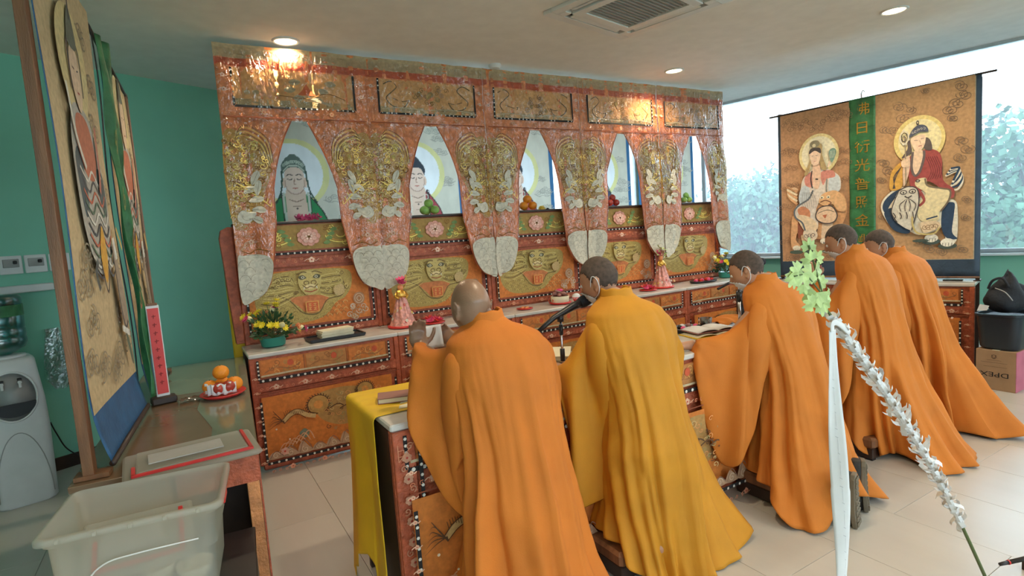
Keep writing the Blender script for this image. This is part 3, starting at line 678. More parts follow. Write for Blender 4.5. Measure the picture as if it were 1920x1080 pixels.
def altar_panel(i):
    X0 = BX0 + i*BW
    r = thing('dragon_board', 'altar board with a gold dragon face and lotus band, ' + ('leftmost one behind the yellow flowers', 'second from left', 'middle one', 'fourth from left', 'rightmost one by the window')[i], 'altar panel', (X0+BW/2, YB, .86), 0, 'dragon boards behind the counters')
    rn = random.Random(40+i); f = lambda u, v, h=0: Vector((X0+u, YB-h, v))
    b = MB(); b.box((X0+BW/2, YB+.03, 1.325), (BW-.004, .05, .93)); b.build('board', 'brocade_red', r, world=True, bevel=.004)
    b = MB(); b.box((X0+BW/2, YB+.002, 1.795), (BW-.002, .12, .02), ch=.004); b.build('top_rail', 'dark_wood', r, world=True)
    for z, h in ((.905, .06), (1.48, .075)): b = MB(); b.box((X0+BW/2, YB-.002, z), (BW-.01, .02, h), ch=.006); b.build('rail', 'brocade_red', r, world=True, smooth=False)
    for u in (.02, 1.08): b = MB(); b.box((X0+u, YB-.004, 1.325), (.036, .026, .92), ch=.006); b.build('post', 'brocade_red', r, world=True)
    brighten(lotus_art(rn), 1.3).build('lotus_embroidery', f, r, world=True, h0=.013)
    brighten(dragon_art(rn), 1.3).build('dragon_embroidery', f, r, world=True, h0=.013)
    if i == 0:
        s = MB(); pts = [(-.06, .885), (-.075, 1.2), (-.085, 1.5), (-.095, 1.70), (-.08, 1.76), (-.03, 1.785), (.0, 1.78), (.0, .885)]
        s.prism(pts, YB-.02, YB+.06, lambda x, y, z: (X0+x, z, y)); o = s.build('side_wing', 'brocade_red', r, world=True, bevel=.006); recalc(o)
        s = MB(); s.box((X0-.03, YB+.09, 1.1), (.10, .06, .9), ch=.01); s.build('side_cloth', 'cloth_yellow', r, world=True)
for i in range(5): altar_panel(i)

CD = .46   # counter depth
def counter(X0, YF, wdt, label, group, i, flip=False, ang=0, depth=CD, name='altar_counter', art=True):
    """a cloth-fronted table: marble top, embroidered front; local x along the front, local -y the front face"""
    r = thing(name, label, 'altar table', (X0, YF, 0), ang, group)
    k = wdt/BW
    b = MB(); b.box((wdt/2, depth/2-.008, .848), (wdt-.004, depth+.016, .030), ch=.006); b.build('table_top', 'marble_white', r)
    b = MB(); b.box((wdt/2, .012, .44), (wdt-.006, .02, .785)); b.build('front_panel', 'brocade_red', r, bevel=.003)
    for x in (.02, wdt-.02):
        b = MB(); b.box((x, .0, .44), (.038, .03, .785), ch=.006); b.build('post', 'brocade_red', r)
        b = MB(); b.box((x, depth-.03, .416), (.03, .03, .832)); b.build('leg', 'dark_wood', r)
    b = MB(); b.box((wdt/2, .0, .617), (wdt-.05, .024, .075), ch=.006); b.build('rail', 'brocade_red', r)
    b = MB(); b.box((wdt/2, .0, .05), (wdt-.05, .024, .075), ch=.006); b.build('rail', 'brocade_red', r)
    rn = random.Random(60+i); brighten(counter_art(rn, i), 1.25).build('front_embroidery', lambda u, v, h=0: Vector((u*k, -.0-h, v)), r, h0=.014)
    return r
for i in range(5):
    counter(BX0-.03+i*BW, 4.34, BW, 'marble topped counter with phoenix front, ' + ('leftmost, under the yellow flowers', 'second from left, behind the bald monk', 'middle one along the altar', 'fourth from the left, under the seated pink figurine', 'rightmost of the row, under the far flower arrangement')[i], 'counters along the altar', i)

# ---- ledge and Buddha scrolls behind the openings
lg = MB(); lg.box((BX0+2.75, 5.0, 1.77), (5.5, .26, .025), ch=.004)
for x in (.2, 1.5, 2.75, 4.0, 5.3): lg.box((BX0+x, 5.0, .88), (.04, .2, 1.757))
tag(lg.build('fruit_ledge', 'dark_wood'), 'long narrow dark ledge behind the curtain openings, carrying fruit plates', 'shelf')
def buddha_art(k):
    a = Art(.0004); W_, H0, H1 = .98, 1.2, 2.85; rn = random.Random(80+k)
    a.rect(0, H0, W_, H1, (.05, .15, .30)); a.rect(.05, H0+.1, W_-.05, H1-.04, (.58, .55, .46))
    for q in range(12): a.cloud(rn.choice((rn.uniform(.12, .25), rn.uniform(.74, .88))), rn.uniform(1.6, 2.7), rn.uniform(.035, .05), .006, (.38, .36, .31), rn)
    for q in range(4): a.cloud(rn.uniform(.3, .7), rn.uniform(2.62, 2.76), .04, .006, (.40, .40, .34), rn)
    cx, cy = .49, 2.23
    a.circ(cx, cy, .30, .30, (.66, .62, .30), 36); a.circ(cx-.01, cy, .255, .26, (.74, .76, .78), 36)
    robe = [(.05, .24, .10), (.34, .07, .08), (.34, .08, .09), (.06, .08, .14), (.18, .08, .22)][k]; robe2 = [(.50, .32, .12), (.50, .38, .16), (.45, .30, .12), (.05, .20, .12), (.4, .3, .12)][k]
    sk = (.66, .48, .38); ln = (.06, .05, .05)
    # robe
    a.fill([(cx-.10, 2.05), (cx-.18, 1.98), (cx-.25, 1.82), (cx-.28, 1.55), (cx-.28, 1.25), (cx+.30, 1.25), (cx+.30, 1.55), (cx+.24, 1.84), (cx+.15, 1.99), (cx+.09, 2.05)], robe, True)
    a.line([(cx-.10, 2.05), (cx-.18, 1.98), (cx-.25, 1.82), (cx-.28, 1.55)], .010, ln); a.line([(cx+.09, 2.05), (cx+.15, 1.99), (cx+.24, 1.84), (cx+.30, 1.55)], .010, ln)
    a.fill([(cx-.23, 1.72), (cx-.10, 1.80), (cx-.02, 1.72), (cx+.10, 1.82), (cx+.26, 1.76), (cx+.28, 1.3), (cx-.26, 1.3)], robe2, True)
    for q in range(9): x = cx-.2+.05*q; a.line([(x, 1.75-.01*(q % 3)), (x+.02, 1.6), (x-.01, 1.4)], .006, tuple(c*.4 for c in robe2))
    a.fill([(cx-.07, 2.10), (cx-.085, 1.98), (cx-.08, 1.80), (cx+.0, 1.76), (cx+.085, 1.80), (cx+.085, 1.98), (cx+.065, 2.10)], sk, True)
    for d in (-1, 1):
        a.line([(cx+d*.10, 2.06), (cx+d*.105, 1.95), (cx+d*.095, 1.80), (cx+d*.12, 1.68)], .020, (.50, .52, .44) if k == 0 else ln); a.line([(cx+d*.115, 2.06), (cx+d*.12, 1.95), (cx+d*.112, 1.80)], .006, ln)
        if k: 
            for q in range(4): a.ring(cx+d*.085, 2.0-.055*q, .022, .026, .006, (.62, .58, .48), 10)
    a.line([(cx-.06, 2.01), (cx, 1.99), (cx+.06, 2.01)], .005, (.25, .16, .12)); a.line([(cx-.03, 1.95), (cx+.03, 1.95)], .006, (.25, .16, .12)); a.line([(cx-.03, 1.88), (cx+.03, 1.88)], .004, (.40, .26, .2)); a.circ(cx, 1.93, .010, .008, ln, 8)
    # head
    a.fill([(cx-.08, 2.22), (cx-.078, 2.13), (cx-.045, 2.075), (cx, 2.055), (cx+.045, 2.075), (cx+.078, 2.13), (cx+.08, 2.22), (cx+.06, 2.29), (cx, 2.31), (cx-.06, 2.29)], (.70, .52, .43), True)
    for d in (-1, 1):
        a.circ(cx+d*.088, 2.15, .012, .045, (.66, .46, .36), 10); a.line([(cx+d*.02, 2.185), (cx+d*.04, 2.178), (cx+d*.06, 2.188)], .005, ln); a.line([(cx+d*.015, 2.215), (cx+d*.04, 2.225), (cx+d*.065, 2.212)], .004, ln)
    a.line([(cx, 2.185), (cx-.006, 2.145), (cx+.006, 2.135)], .004, (.35, .2, .15)); a.line([(cx-.016, 2.108), (cx, 2.104), (cx+.016, 2.108)], .008, (.42, .08, .06))
    if k == 0 or k == 3:
        a.fill([(cx-.095, 2.23), (cx-.10, 2.30), (cx-.06, 2.36), (cx, 2.40), (cx+.06, 2.36), (cx+.10, 2.29), (cx+.092, 2.23), (cx+.05, 2.275), (cx, 2.285), (cx-.05, 2.275)], (.13, .17, .15), True)
        for q in range(9): a.spiral(cx-.075+.019*q, 2.30+.035*sin(q*pi/8), .016, 1.2, .004, (.45, .50, .42), q)
        a.line([(cx-.09, 2.25), (cx-.04, 2.295), (cx, 2.30), (cx+.04, 2.295), (cx+.09, 2.25)], .010, (.52, .55, .45))
        for d in (-1, 1): a.line([(cx+d*.098, 2.25), (cx+d*.11, 2.12), (cx+d*.13, 2.05), (cx+d*.17, 1.98)], .014, (.05, .09, .07))
    else:
        a.fill([(cx-.085, 2.21), (cx-.09, 2.28), (cx-.05, 2.34), (cx-.03, 2.37), (cx, 2.385), (cx+.03, 2.37), (cx+.05, 2.34), (cx+.09, 2.28), (cx+.085, 2.21), (cx+.05, 2.27), (cx, 2.28), (cx-.05, 2.27)], (.05, .06, .075), True)
    a.line([(cx-.08, 2.17), (cx-.07, 2.10), (cx-.03, 2.06), (cx+.03, 2.06), (cx+.07, 2.10), (cx+.08, 2.17)], .004, (.4, .25, .2))
    # hands before the chest
    for d in (-1, 1): a.fill([(cx+d*.02, 1.72), (cx+d*.05, 1.76), (cx+d*.10, 1.73), (cx+d*.12, 1.66), (cx+d*.05, 1.64)], sk, True); a.line([(cx+d*.04, 1.75), (cx+d*.10, 1.71)], .004, (.3, .18, .12))
    a.line([(.14, 1.66), (.25, 1.62), (.4, 1.5)], .02, (.44, .38, .28))
    return a
import numpy as np
def raster_print(a, X0, Y, u0, u1, v0, v1, st, parent):
    """one thin sheet of paper with the drawing in its point colours, so that daylight from behind passes one layer only"""
    nx, ny = int((u1-u0)/st)+1, int((v1-v0)/st)+1; U = np.linspace(u0, u1, nx); V = np.linspace(v0, v1, ny); C_ = np.ones((ny, nx, 3))*.5
    for it in a.it:
        P = np.array(it[1]); pad = it[4]/2 if it[0] == 'l' else 0
        i0, i1 = np.searchsorted(U, P[:, 0].min()-pad), np.searchsorted(U, P[:, 0].max()+pad, 'right'); j0, j1 = np.searchsorted(V, P[:, 1].min()-pad), np.searchsorted(V, P[:, 1].max()+pad, 'right')
        if i1 <= i0 or j1 <= j0: continue
        gx, gy = np.meshgrid(U[i0:i1], V[j0:j1]); m_ = np.zeros(gx.shape, bool)
        if it[0] == 'f':
            Q = np.roll(P, -1, 0)
            for (x1, y1), (x2, y2) in zip(P, Q):
                if y1 == y2: continue
                m_ ^= ((y1 > gy) != (y2 > gy)) & (gx < (x2-x1)*(gy-y1)/(y2-y1)+x1)
        else:
            w_ = max(it[4]/2, st*.62)
            for (x1, y1), (x2, y2) in zip(P[:-1], P[1:]):
                L2 = (x2-x1)**2+(y2-y1)**2
                if L2 == 0: continue
                t_ = np.clip(((gx-x1)*(x2-x1)+(gy-y1)*(y2-y1))/L2, 0, 1); m_ |= (gx-x1-t_*(x2-x1))**2+(gy-y1-t_*(y2-y1))**2 < w_*w_
        C_[j0:j1, i0:i1][m_] = it[2]
    gx, gy = np.meshgrid(U, V); co = np.stack([X0+gx, np.full(gx.shape, Y), gy], -1).reshape(-1, 3); inv = wm(parent).inverted(); t_ = np.array(inv.translation); co = co + t_
    idx = np.arange(nx*ny).reshape(ny, nx); f = np.stack([idx[:-1, :-1], idx[:-1, 1:], idx[1:, 1:], idx[1:, :-1]], -1).reshape(-1, 4)
    me = bpy.data.meshes.new('painting_print'); me.from_pydata(co.tolist(), [], f.tolist()); me.materials.append(M['ink'])
    ca = me.color_attributes.new('Col', 'FLOAT_COLOR', 'POINT'); ca.data.foreach_set('color', np.concatenate([C_.reshape(-1, 3), np.ones((nx*ny, 1))], 1).astype('f').ravel()); me.update()
    o = bpy.data.objects.new('painting_print', me); COL.objects.link(o); o.parent = parent; return o
SX = [.45, 1.57, 2.69, 3.83, 4.93]
SL = ['crowned figure in a green robe, seen behind the leftmost opening', 'Buddha in a dark red robe, seen behind the second opening', 'red robed Buddha, seen behind the middle opening with the oranges', 'figure mostly hidden, seen behind the fourth opening', 'figure mostly hidden, seen behind the rightmost opening']
for k in range(5):
    r = thing('hanging_scroll', 'pale scroll painted with a ' + SL[k], 'scroll', (SX[k]+.49, 5.2, 2.87), 0, 'scrolls behind the altar')
    raster_print(buddha_art(k), SX[k], 5.2, 0, .98, 1.2, 2.85, .0065, r)
    b = MB(); b.cyl((SX[k]-.03, 5.205, 2.86), (SX[k]+1.01, 5.205, 2.86), .012); b.cyl((SX[k]-.02, 5.205, 1.19), (SX[k]+1.0, 5.205, 1.19), .014); b.build('roller', 'dark_wood', r, world=True, smooth=True)
hr = MB(); hr.cyl((.44, 5.215, 2.885), (6.1, 5.215, 2.885), .012, n=8)
for x in (.5, 2.0, 4.2, 6.0): hr.cyl((x, 5.215, 2.885), (x, 5.215, CZ), .004, n=6)
tag(hr.build('hanging_rail', 'alu'), 'thin rail carrying the scrolls behind the altar', 'rail')
# rail that carries the curtains
cr_ = MB(); cr_.cyl((.385, 4.73, 3.10), (5.92, 4.73, 3.10), .012, n=10); tag(cr_.build('curtain_rail', 'alu'), 'thin rail along the top of the embroidered altar curtains', 'rail')
# ================================================================== NEAR TABLES
NT = []
for i in range(4):
    NT.append(counter(.65+i*1.1, 2.17, 1.1, ('prayer table with the yellow cloth over its end, in front of the bald monk', 'prayer table right of the monk in yellow', 'prayer table in front of the monk whose shoe soles show', 'prayer table in front of the two monks furthest right')[i], 'prayer tables before the monks', 10+i, depth=.55, name='prayer_table'))
for i, r in enumerate(NT[:1]):
    p = MB(); p.box((.05, -.018, .44), (.092, .02, .785), ch=.004); o = p.build('corner_post', 'brocade_red', r)
    a = Art()
    for k in range(8): a.flower(.05, .10+.09*k, .022, (.52, .26, .16), RED, 6); a.spiral(.035+.03*(k % 2), .145+.09*k, .016, 1.2, .004, (.50, .24, .14), k)
    lattice_corner(a, .015, .72, 1, 1, .07); beads(a, .105, .06, .105, .80, .045)
    a.build('post_embroidery', lambda u, v, h=0: Vector((u, -.028-h, v)), o)
    e_ = MB(); e_.box((.012, .28, .44), (.016, .5, .78)); e_.build('end_panel', 'dark_wood', r)

# yellow cloth over the left end
yc = thing('table_cloth', 'bright yellow cloth draped over the left end of the nearest prayer table', 'cloth', (.65, 2.45, .865))
c = MB()
def clothf(a, b):   # a along the depth, b from the table inwards over the edge and down
    y = 2.30 + .45*a + (.0 if b < .45 else .03*sin(a*9+b*5)*(b-.45))
    s = b*1.25
    if s < .32: return Vector((.97 - s*1.0 - .0, y, .8665 + .0015*sin(30*a+12*b)))
    if s < .36: q = (s-.32)/.04; return Vector((.65 - .022*sin(q*pi/2), y, .8665 - .022*(1-cos(q*pi/2))))
    d = s-.36; L_ = .66 + .10*abs(a-.5)*2 + (.05 if a > .8 else 0) - (.06 if .35 < a < .7 else 0)
    q = d/.89; return Vector((.628 - .025*q*q - .012*sin(9*a+1.5)*min(1, q*3) - .03*q*a, 2.30 - .115*q + a*(.45+.11*q), .8445 - q*L_*1.08))
c.grid(clothf, 40, 90); c.build('cloth_sheet', 'cloth_yellow', yc, world=True, smooth=True, solid=.002)
yc2 = [x for x in yc.children]

# ================================================================== MONKS
def evalmesh(o):
    bpy.context.view_layer.update(); dg = bpy.context.evaluated_depsgraph_get(); e = o.evaluated_get(dg); m = bpy.data.meshes.new_from_object(e, depsgraph=dg); return m
def skin(chains, root=0, sub=1):
    """chains: vertices [(x,y,z,r)], edges -> list of points, faces"""
    V, Ed = chains; me = bpy.data.meshes.new('tmp'); me.from_pydata([v[:3] for v in V], Ed, []); o = bpy.data.objects.new('tmp', me); COL.objects.link(o)
    bm = bmesh.new(); bm.from_mesh(me); ly = bm.verts.layers.skin.verify(); bm.verts.ensure_lookup_table()
    for i, v in enumerate(bm.verts): v[ly].radius = (V[i][3], V[i][3]); v[ly].use_root = (i == root)
    bm.to_mesh(me); bm.free()
    o.modifiers.new('s', 'SKIN').use_smooth_shade = True; q = o.modifiers.new('u', 'SUBSURF'); q.levels = sub; q.render_levels = sub
    m = evalmesh(o); vs = [v.co.copy() for v in m.vertices]; fs = [tuple(p.vertices) for p in m.polygons]; bpy.data.objects.remove(o); bpy.data.meshes.remove(m); return vs, fs
def headpt(d, off=0):
    x, y, z = d; r = Vector((.075*x, .096*y, .118*z))
    if z < 0:
        r.x *= 1 - .30*(-z)**1.6
        if y < 0: r.y *= 1 - .42*(-z)
        else: r.y *= 1 + .04*(-z)
    if y < 0: r.y *= 1.02; r.z += .006*(-y)
    g = lambda cx, cz, sx_, sz: math.exp(-((x-cx)/sx_)**2 - ((z-cz)/sz)**2) if y > 0 else 0
    r.y += .024*g(0, -.22, .11, .13) + .010*g(0, -.05, .08, .16) - .009*g(.36, -.02, .16, .10) - .009*g(-.36, -.02, .16, .10) + .005*g(.33, .16, .25, .07) + .005*g(-.33, .16, .25, .07)
    r.y += .008*g(0, -.52, .20, .05) + .007*g(0, -.62, .18, .04) - .005*g(0, -.57, .22, .02) + .010*g(0, -.86, .25, .12)
    r.x += (.004 if x > 0 else -.004)*math.exp(-((abs(x)-.75)/.2)**2-((z+.25)/.15)**2) if y > 0 else 0
    n = Vector(d); return r + n*off
def head_grid(off=0, nu=56, nv=40):
    mb = MB(); rows = []
    for j in range(nv+1):
        a = -pi/2 + pi*j/nv; row = []
        for k in range(nu):
            t_ = 2*pi*k/nu; row.append(mb._p(headpt((cos(a)*cos(t_), cos(a)*sin(t_), sin(a)), off)))
        rows.append(row)
    mb.loft(rows, cap=True); return mb
def hand_chains(wrist, fwd, up, side, curl, s=1.0):
    """palm and five tapered fingers; side=+1 thumb towards cross(fwd, up)*side; returns ball/tubes as MB pieces"""
    mb = MB(); f = Vector(fwd).normalized(); u = Vector(up); u = (u - f*u.dot(f)).normalized(); x = f.cross(u)*side; W0 = Vector(wrist)
    R = Matrix((x, f, u)).transposed()
    mb.ball(W0 + f*.045*s, (.040*s, .050*s, .015*s), 14, 8, R=R)
    mb.tube([W0 - f*.05*s, W0, W0 + f*.03*s], [.026*s, .024*s, .026*s], 10)
    for k, (off, L, r) in enumerate(((.030, .068, .0085), (.010, .076, .009), (-.010, .070, .0086), (-.029, .055, .0075))):
        p = W0 + f*(.082 - .006*abs(k-1.2))*s + x*off*s; pts = [p - f*.02*s]; ang = .15; d = f
        pts.append(p)
        for seg in (.42, .32, .26):
            ang += curl; d = (f*cos(ang) - u*sin(ang)); d = (d + x*off*1.2).normalized(); p = p + d*L*seg*s; pts.append(p)
        mb.tube(pts, [r*s*q for q in (1.05, 1.1, 1.0, .92, .72)], 8)
    p = W0 + f*.02*s + x*.030*s; pts = [p - x*.012*s]
    for d, L in (((x*.75 + f*.6 - u*.15), .034), ((x*.45 + f*.85 - u*.25), .028), ((x*.2 + f*.95 - u*.3), .024)): pts.append(p); p = p + d.normalized()*L*s
    pts.append(p); mb.tube(pts, [.0115*s, .012*s, .0105*s, .0095*s, .0075*s], 8)
    return mb
def monk(label, X, Y, c7, lean, head, hrot, hems, skinmat, robemat, hands, LT, LB, RT, RB, seed, mask=True, hair=True, shirt=None, group='kneeling monks', robecat=None, rows_scale=1.0, bulge=0):
    """X, Y torso centre; c7 height of the neck base; head centre point; hrot (turn, nod, tilt); hems the hem outline on the floor"""
    rn = random.Random(seed); root = thing('person', label, 'person', (X, Y, 0), 0, group)
    S_ = c7/1.25; nb = Vector((X + (head[0]-X)*.35, Y + lean, c7)); hd = Vector(head)
    sh = c7 - .11*S_; LTp, RTp = [Vector(p) for p in LT], [Vector(p) for p in RT]
    # ---- one body mesh: torso, limbs, neck, head, ears, hands
    hip = .60*S_; V = [(X, Y-.05, hip, .11), (X, Y-.04, .80*S_, .095), (X, Y-.01+lean*.5, 1.0*S_, .095), (nb.x, nb.y+.012, c7-.07, .056), (nb.x, nb.y+.012, c7+.01, .048), tuple(hd + Vector((0, -.03, -.06))) + (.05,)]
    Ed = [(0, 1), (1, 2), (2, 3), (3, 4), (4, 5)]
    for s_, T in ((-1, LTp), (1, RTp)):
        b = len(V); V += [(X+s_*.155, Y+lean*.6-.0, sh-.03, .043), tuple(T[1] + Vector((-s_*.02, 0, -.05))) + (.040,), tuple(T[2] + Vector((-s_*.01, 0, -.035))) + (.033,), tuple(hands[0 if s_ < 0 else 1][0]) + (.024,)]; Ed += [(3, b), (b, b+1), (b+1, b+2), (b+2, b+3)]
        b = len(V); V += [(X+s_*.09, Y-.03, hip-.06, .085), (X+s_*.10, Y+.06, .24, .062), (X+s_*.10, Y-.10, .20, .050), (X+s_*.10, Y-.24, .15, .036)]; Ed += [(0, b), (b, b+1), (b+1, b+2), (b+2, b+3)]
    vs, fs = skin((V, Ed)); R = Matrix.Rotation(hrot[0], 3, 'Z') @ Matrix.Rotation(hrot[1], 3, 'X') @ Matrix.Rotation(hrot[2], 3, 'Y')
    def add(mb, tr=None):
        n = len(vs); vs.extend([(tr(v) if tr else v) for v in mb.v]); fs.extend([tuple(i+n for i in f) for f in mb.f])
    tr = lambda v: hd + R @ v
    add(head_grid(), tr)
    ears = MB()
    for s_ in (-1, 1):
        Re = Matrix.Rotation(s_*.45, 3, 'Z'); ears.ball((s_*.074, -.010, -.012), (.008, .016, .030), 10, 8, R=Re)
        ears.tube([Vector((s_*(.080+.010*max(0, sin(q))), -.012-.018*cos(q*1.0-.6) - .004, -.010+.031*sin(q-1.2+1.5))) for q in [k*.5-1.6 for k in range(10)]], .0048, 6)
        ears.ball((s_*.076, -.004, -.040), (.006, .008, .012), 8, 6)
    add(ears, tr)
    for k, (w_, f_, u_, sd, cu) in enumerate(hands): add(hand_chains(w_, f_, u_, sd, cu))
    me = bpy.data.meshes.new('body'); me.from_pydata([tuple(v) for v in vs], [], fs); o = bpy.data.objects.new('body', me); COL.objects.link(o)
    q = o.modifiers.new('r', 'REMESH'); q.mode = 'VOXEL'; q.voxel_size = .0058; q.use_smooth_shade = True
    q = o.modifiers.new('sm', 'SMOOTH'); q.factor = .5; q.iterations = 2
    m2 = evalmesh(o); bpy.data.objects.remove(o); m2.transform(Matrix.Translation((-X, -Y, 0))); m2.materials.clear(); m2.materials.append(M[skinmat])
    for p in m2.polygons: p.use_smooth = True
    m2.name = 'body'; body = bpy.data.objects.new('body', m2); COL.objects.link(body); body.parent = root
    # ---- shaved hair, face mask, eyes
    def cap(name, off, test, matn, par, solid=0):
        g = head_grid(off, 72, 52); mb = MB(); mb.v = [tr(v) for v in g.v]
        cen = [sum((g.v[i] for i in f), Vector())/len(f) for f in g.f]
        for f, c_ in zip(g.f, cen):
            d = Vector((c_.x/.075, c_.y/.096, c_.z/.118))
            if test(d): mb.face(f)
        return mb.build(name, matn, par, world=True, smooth=True, solid=solid)
    if hair: cap('shaved_hair', .0014, lambda d: d.z > (.50 if d.y > .45 else (.50-.75*(.45-d.y)/.6 if d.y > -.15 else -.25-.15*(-d.y-.15))) + (.04*sin(d.x*19) if abs(d.x) < 2 else 0), 'stubble', root, solid=.0012)
    for s_ in (-1, 1):
        e = MB(); e.ball(tr(Vector((s_*.030, .083, .000))), .010, 10, 8); e.build('eye', 'white_plastic', root, world=True, smooth=True)
        e = MB(); e.tube([tr(Vector((s_*x_, .098-.004*abs(x_-.03)*100*.2, .024+.003*sin((x_-.015)*90)))) for x_ in (.014, .026, .038, .048)], .0028, 6); e.build('eyebrow', 'stubble', root, world=True)
    if mask:
        cp = cap('face_mask', .006, lambda d: d.y > .30 and -.97 < d.z < -.28 - .25*d.x*d.x and abs(d.x) < .74, 'mask_white', root, solid=.0015)
        for s_ in (-1, 1):
            e = MB(); e.tube(catmull([tr(Vector(p)) for p in ((s_*.064, .030, -.035), (s_*.080, .006, .010), (s_*.087, -.012, .026), (s_*.092, -.030, .010), (s_*.086, -.030, -.025), (s_*.072, -.010, -.058), (s_*.052, .030, -.078))], False, 5), .0022, 6); e.build('ear_loop', 'mask_white', cp, world=True, smooth=True)
    # ---- robe body
    yc0 = Y + lean
    base = [  # z, cx, cy, rx, back, front
        (c7+.012, nb.x, yc0+.02, .066, .060, .075), (c7-.02, nb.x, yc0+.01, .100, .078, .095), (c7-.045, nb.x*.6+X*.4, yc0-.0, .155, .10, .10), (c7-.07, nb.x*.3+X*.7, yc0-.012, .195, .115, .11), (c7-.12, X, yc0-.025, .218, .13, .12),
        (c7-.21, X, Y+lean*.7-.03, .222, .142, .13), (c7-.35, X, Y+lean*.4-.035, .208, .148, .14), (c7-.48, X, Y-.04, .200, .148, .15), (c7-.60, X, Y-.05, .208, .165, .16), (c7-.68, X, Y-.055, .222, .18, .17)]
    tabs = [[(-(b[0]), b[q]) for b in base] for q in range(1, 6)]
    hp = catmull(hems, True, 8); hc = (X, Y-.13); NT_ = 132
    def hemhit(th):
        d = (cos(th), sin(th)); best = None
        for a_, b_ in zip(hp, hp[1:]+hp[:1]):
            ax, ay, bx, by = a_[0]-hc[0], a_[1]-hc[1], b_[0]-hc[0], b_[1]-hc[1]; ex, ey = bx-ax, by-ay; den = d[0]*ey - d[1]*ex
            if abs(den) < 1e-9: continue
            t_ = (ax*ey - ay*ex)/den; u_ = (ax*d[1] - ay*d[0])/den
            if t_ > 0 and -1e-6 <= u_ <= 1+1e-6 and (best is None or t_ > best[0]): best = (t_, a_[2]+(b_[2]-a_[2])*u_)
        t_ = best or (.25, .1); return Vector((hc[0]+d[0]*t_[0], hc[1]+d[1]*t_[0], t_[1]))
    hem = [hemhit(2*pi*k/NT_) for k in range(NT_)]
    folds = []
    for k in range(19):
        th = rn.uniform(pi*.95, pi*2.05) if k < 15 else rn.uniform(0, 2*pi)
        folds.append((th, rn.uniform(-.25, .25), rn.uniform(.035, .075), rn.uniform(.014, .032)*(1 if rn.random() < .65 else -.9), rn.uniform(.05, .45)))
    folds.append((1.5*pi+.06, .10, .022, .010, .04)); folds.append((1.5*pi-.04, .10, .03, -.006, .04))   # back seam
    def sq(v, p=.82): return math.copysign(abs(v)**p, v)
    zb = c7 - .68
    def robe(a, b):
        th = 2*pi*a; t1 = .56
        if b <= t1:
            z = c7+.012 - (.692)*(b/t1)**1.25; q = [lerp_tab(tb, -z) for tb in tabs]
            px = q[0] + q[2]*sq(cos(th)); py = q[1] + (q[4] if sin(th) > 0 else q[3])*sq(sin(th)); P_ = Vector((px, py, z)); n_ = Vector((cos(th), sin(th), 0))
        else:
            t_ = (b-t1)/(1-t1); q = [tb[-1][1] for tb in tabs]
            px = q[0] + q[2]*sq(cos(th)); py = q[1] + (q[4] if sin(th) > 0 else q[3])*sq(sin(th)); h_ = hem[int(round(a*NT_)) % NT_]
            f_ = t_**1.25*(.45+.55*t_) if True else 0; f_ = .55*t_ + .45*t_**3
            P_ = Vector((px + (h_.x-px)*f_, py + (h_.y-py)*f_, zb + (h_.z-zb)*(t_ if t_ < .9 else t_)))
            P_.z += .035*sin(pi*t_)*max(0, -sin(th)); n_ = Vector((cos(th), sin(th), .25*t_)).normalized()
        dsp = 0
        for th0, dr, wd, am, st in folds:
            if b < st: continue
            c0 = th0 + dr*(b-st); dd = (th - c0 + pi) % (2*pi) - pi; g = min(1, (b-st)*2.6); wv = wd*(1+1.2*b)
            dsp += am*g*math.exp(-(dd/wv)**2)*(1 + 1.1*max(0, b-.55))
        dsp += .007*noise.noise(Vector((th*2.2+seed, b*5, seed*.7)))*min(1, b*4) + .0035*noise.noise(Vector((th*6+seed, b*16, 3)))*min(1, b*3)
        dsp += .010*(abs(noise.noise(Vector((th*5.5+seed*2, b*2.6+th*.6, seed*.3))))-.18)*min(1, b*3.5)
        if b > .72: dsp += .012*(b-.72)/.28*noise.noise(Vector((th*4.5+seed, b*9, 9)))
        if b > .80: dsp += .020*((b-.80)/.20)*(sin(th*13+seed) + .7*sin(th*21+seed*2))
        P_ = P_ + n_*dsp
        if b < .25: P_.z += 0
        P_.z = max(P_.z, .004 + .002*abs(sin(9*th)))
        return P_
    rb = MB(); rb.grid(robe, NT_, 96, closed=True); rob = rb.build('robe', robemat, root, world=True, smooth=True, solid=.004)
    # standing collar
    cl = MB()
    def colf(a, b):
        th = -pi*1.5+.30 + (2*pi-.60)*a; k_ = 1 - .10*b; px = nb.x + (.080*k_)*cos(th); py = yc0 + .018 + (.074*k_ if sin(th) < 0 else .09*k_)*sin(th)
        return Vector((px, py + b*.012, c7 - .022 + .060*b - (.035 if sin(th) > .3 else 0)*(sin(th)) + .003*sin(th*7)))
    cl.grid(colf, 44, 6); cl.build('collar', robemat, root, world=True, smooth=True, solid=.007)
    # ---- wide sleeves
    for s_, T, B, hnd in ((-1, LT, LB, hands[0]), (1, RT, RB, hands[1])):
        T = [Vector((X+s_*.12, Y+lean*.7-.02, c7-.085)), Vector((X+s_*.20, Y+lean*.7-.02, sh+.012))] + [Vector(p) for p in T]; B = [Vector((X+s_*.10, Y-.04, c7-.33)), Vector((X+s_*.18, Y-.05, c7-.42))] + [Vector(p) for p in B]
        Tc = catmull(T, False, 10); Bc = catmull(B, False, 10); NS = 44
        at_ = lambda L, s2: (lambda x_: Vector(L[min(int(x_), len(L)-1)]).lerp(Vector(L[min(int(x_)+1, len(L)-1)]), x_-int(x_)))(s2*(len(L)-1))
        wr = seed*1.3 + s_
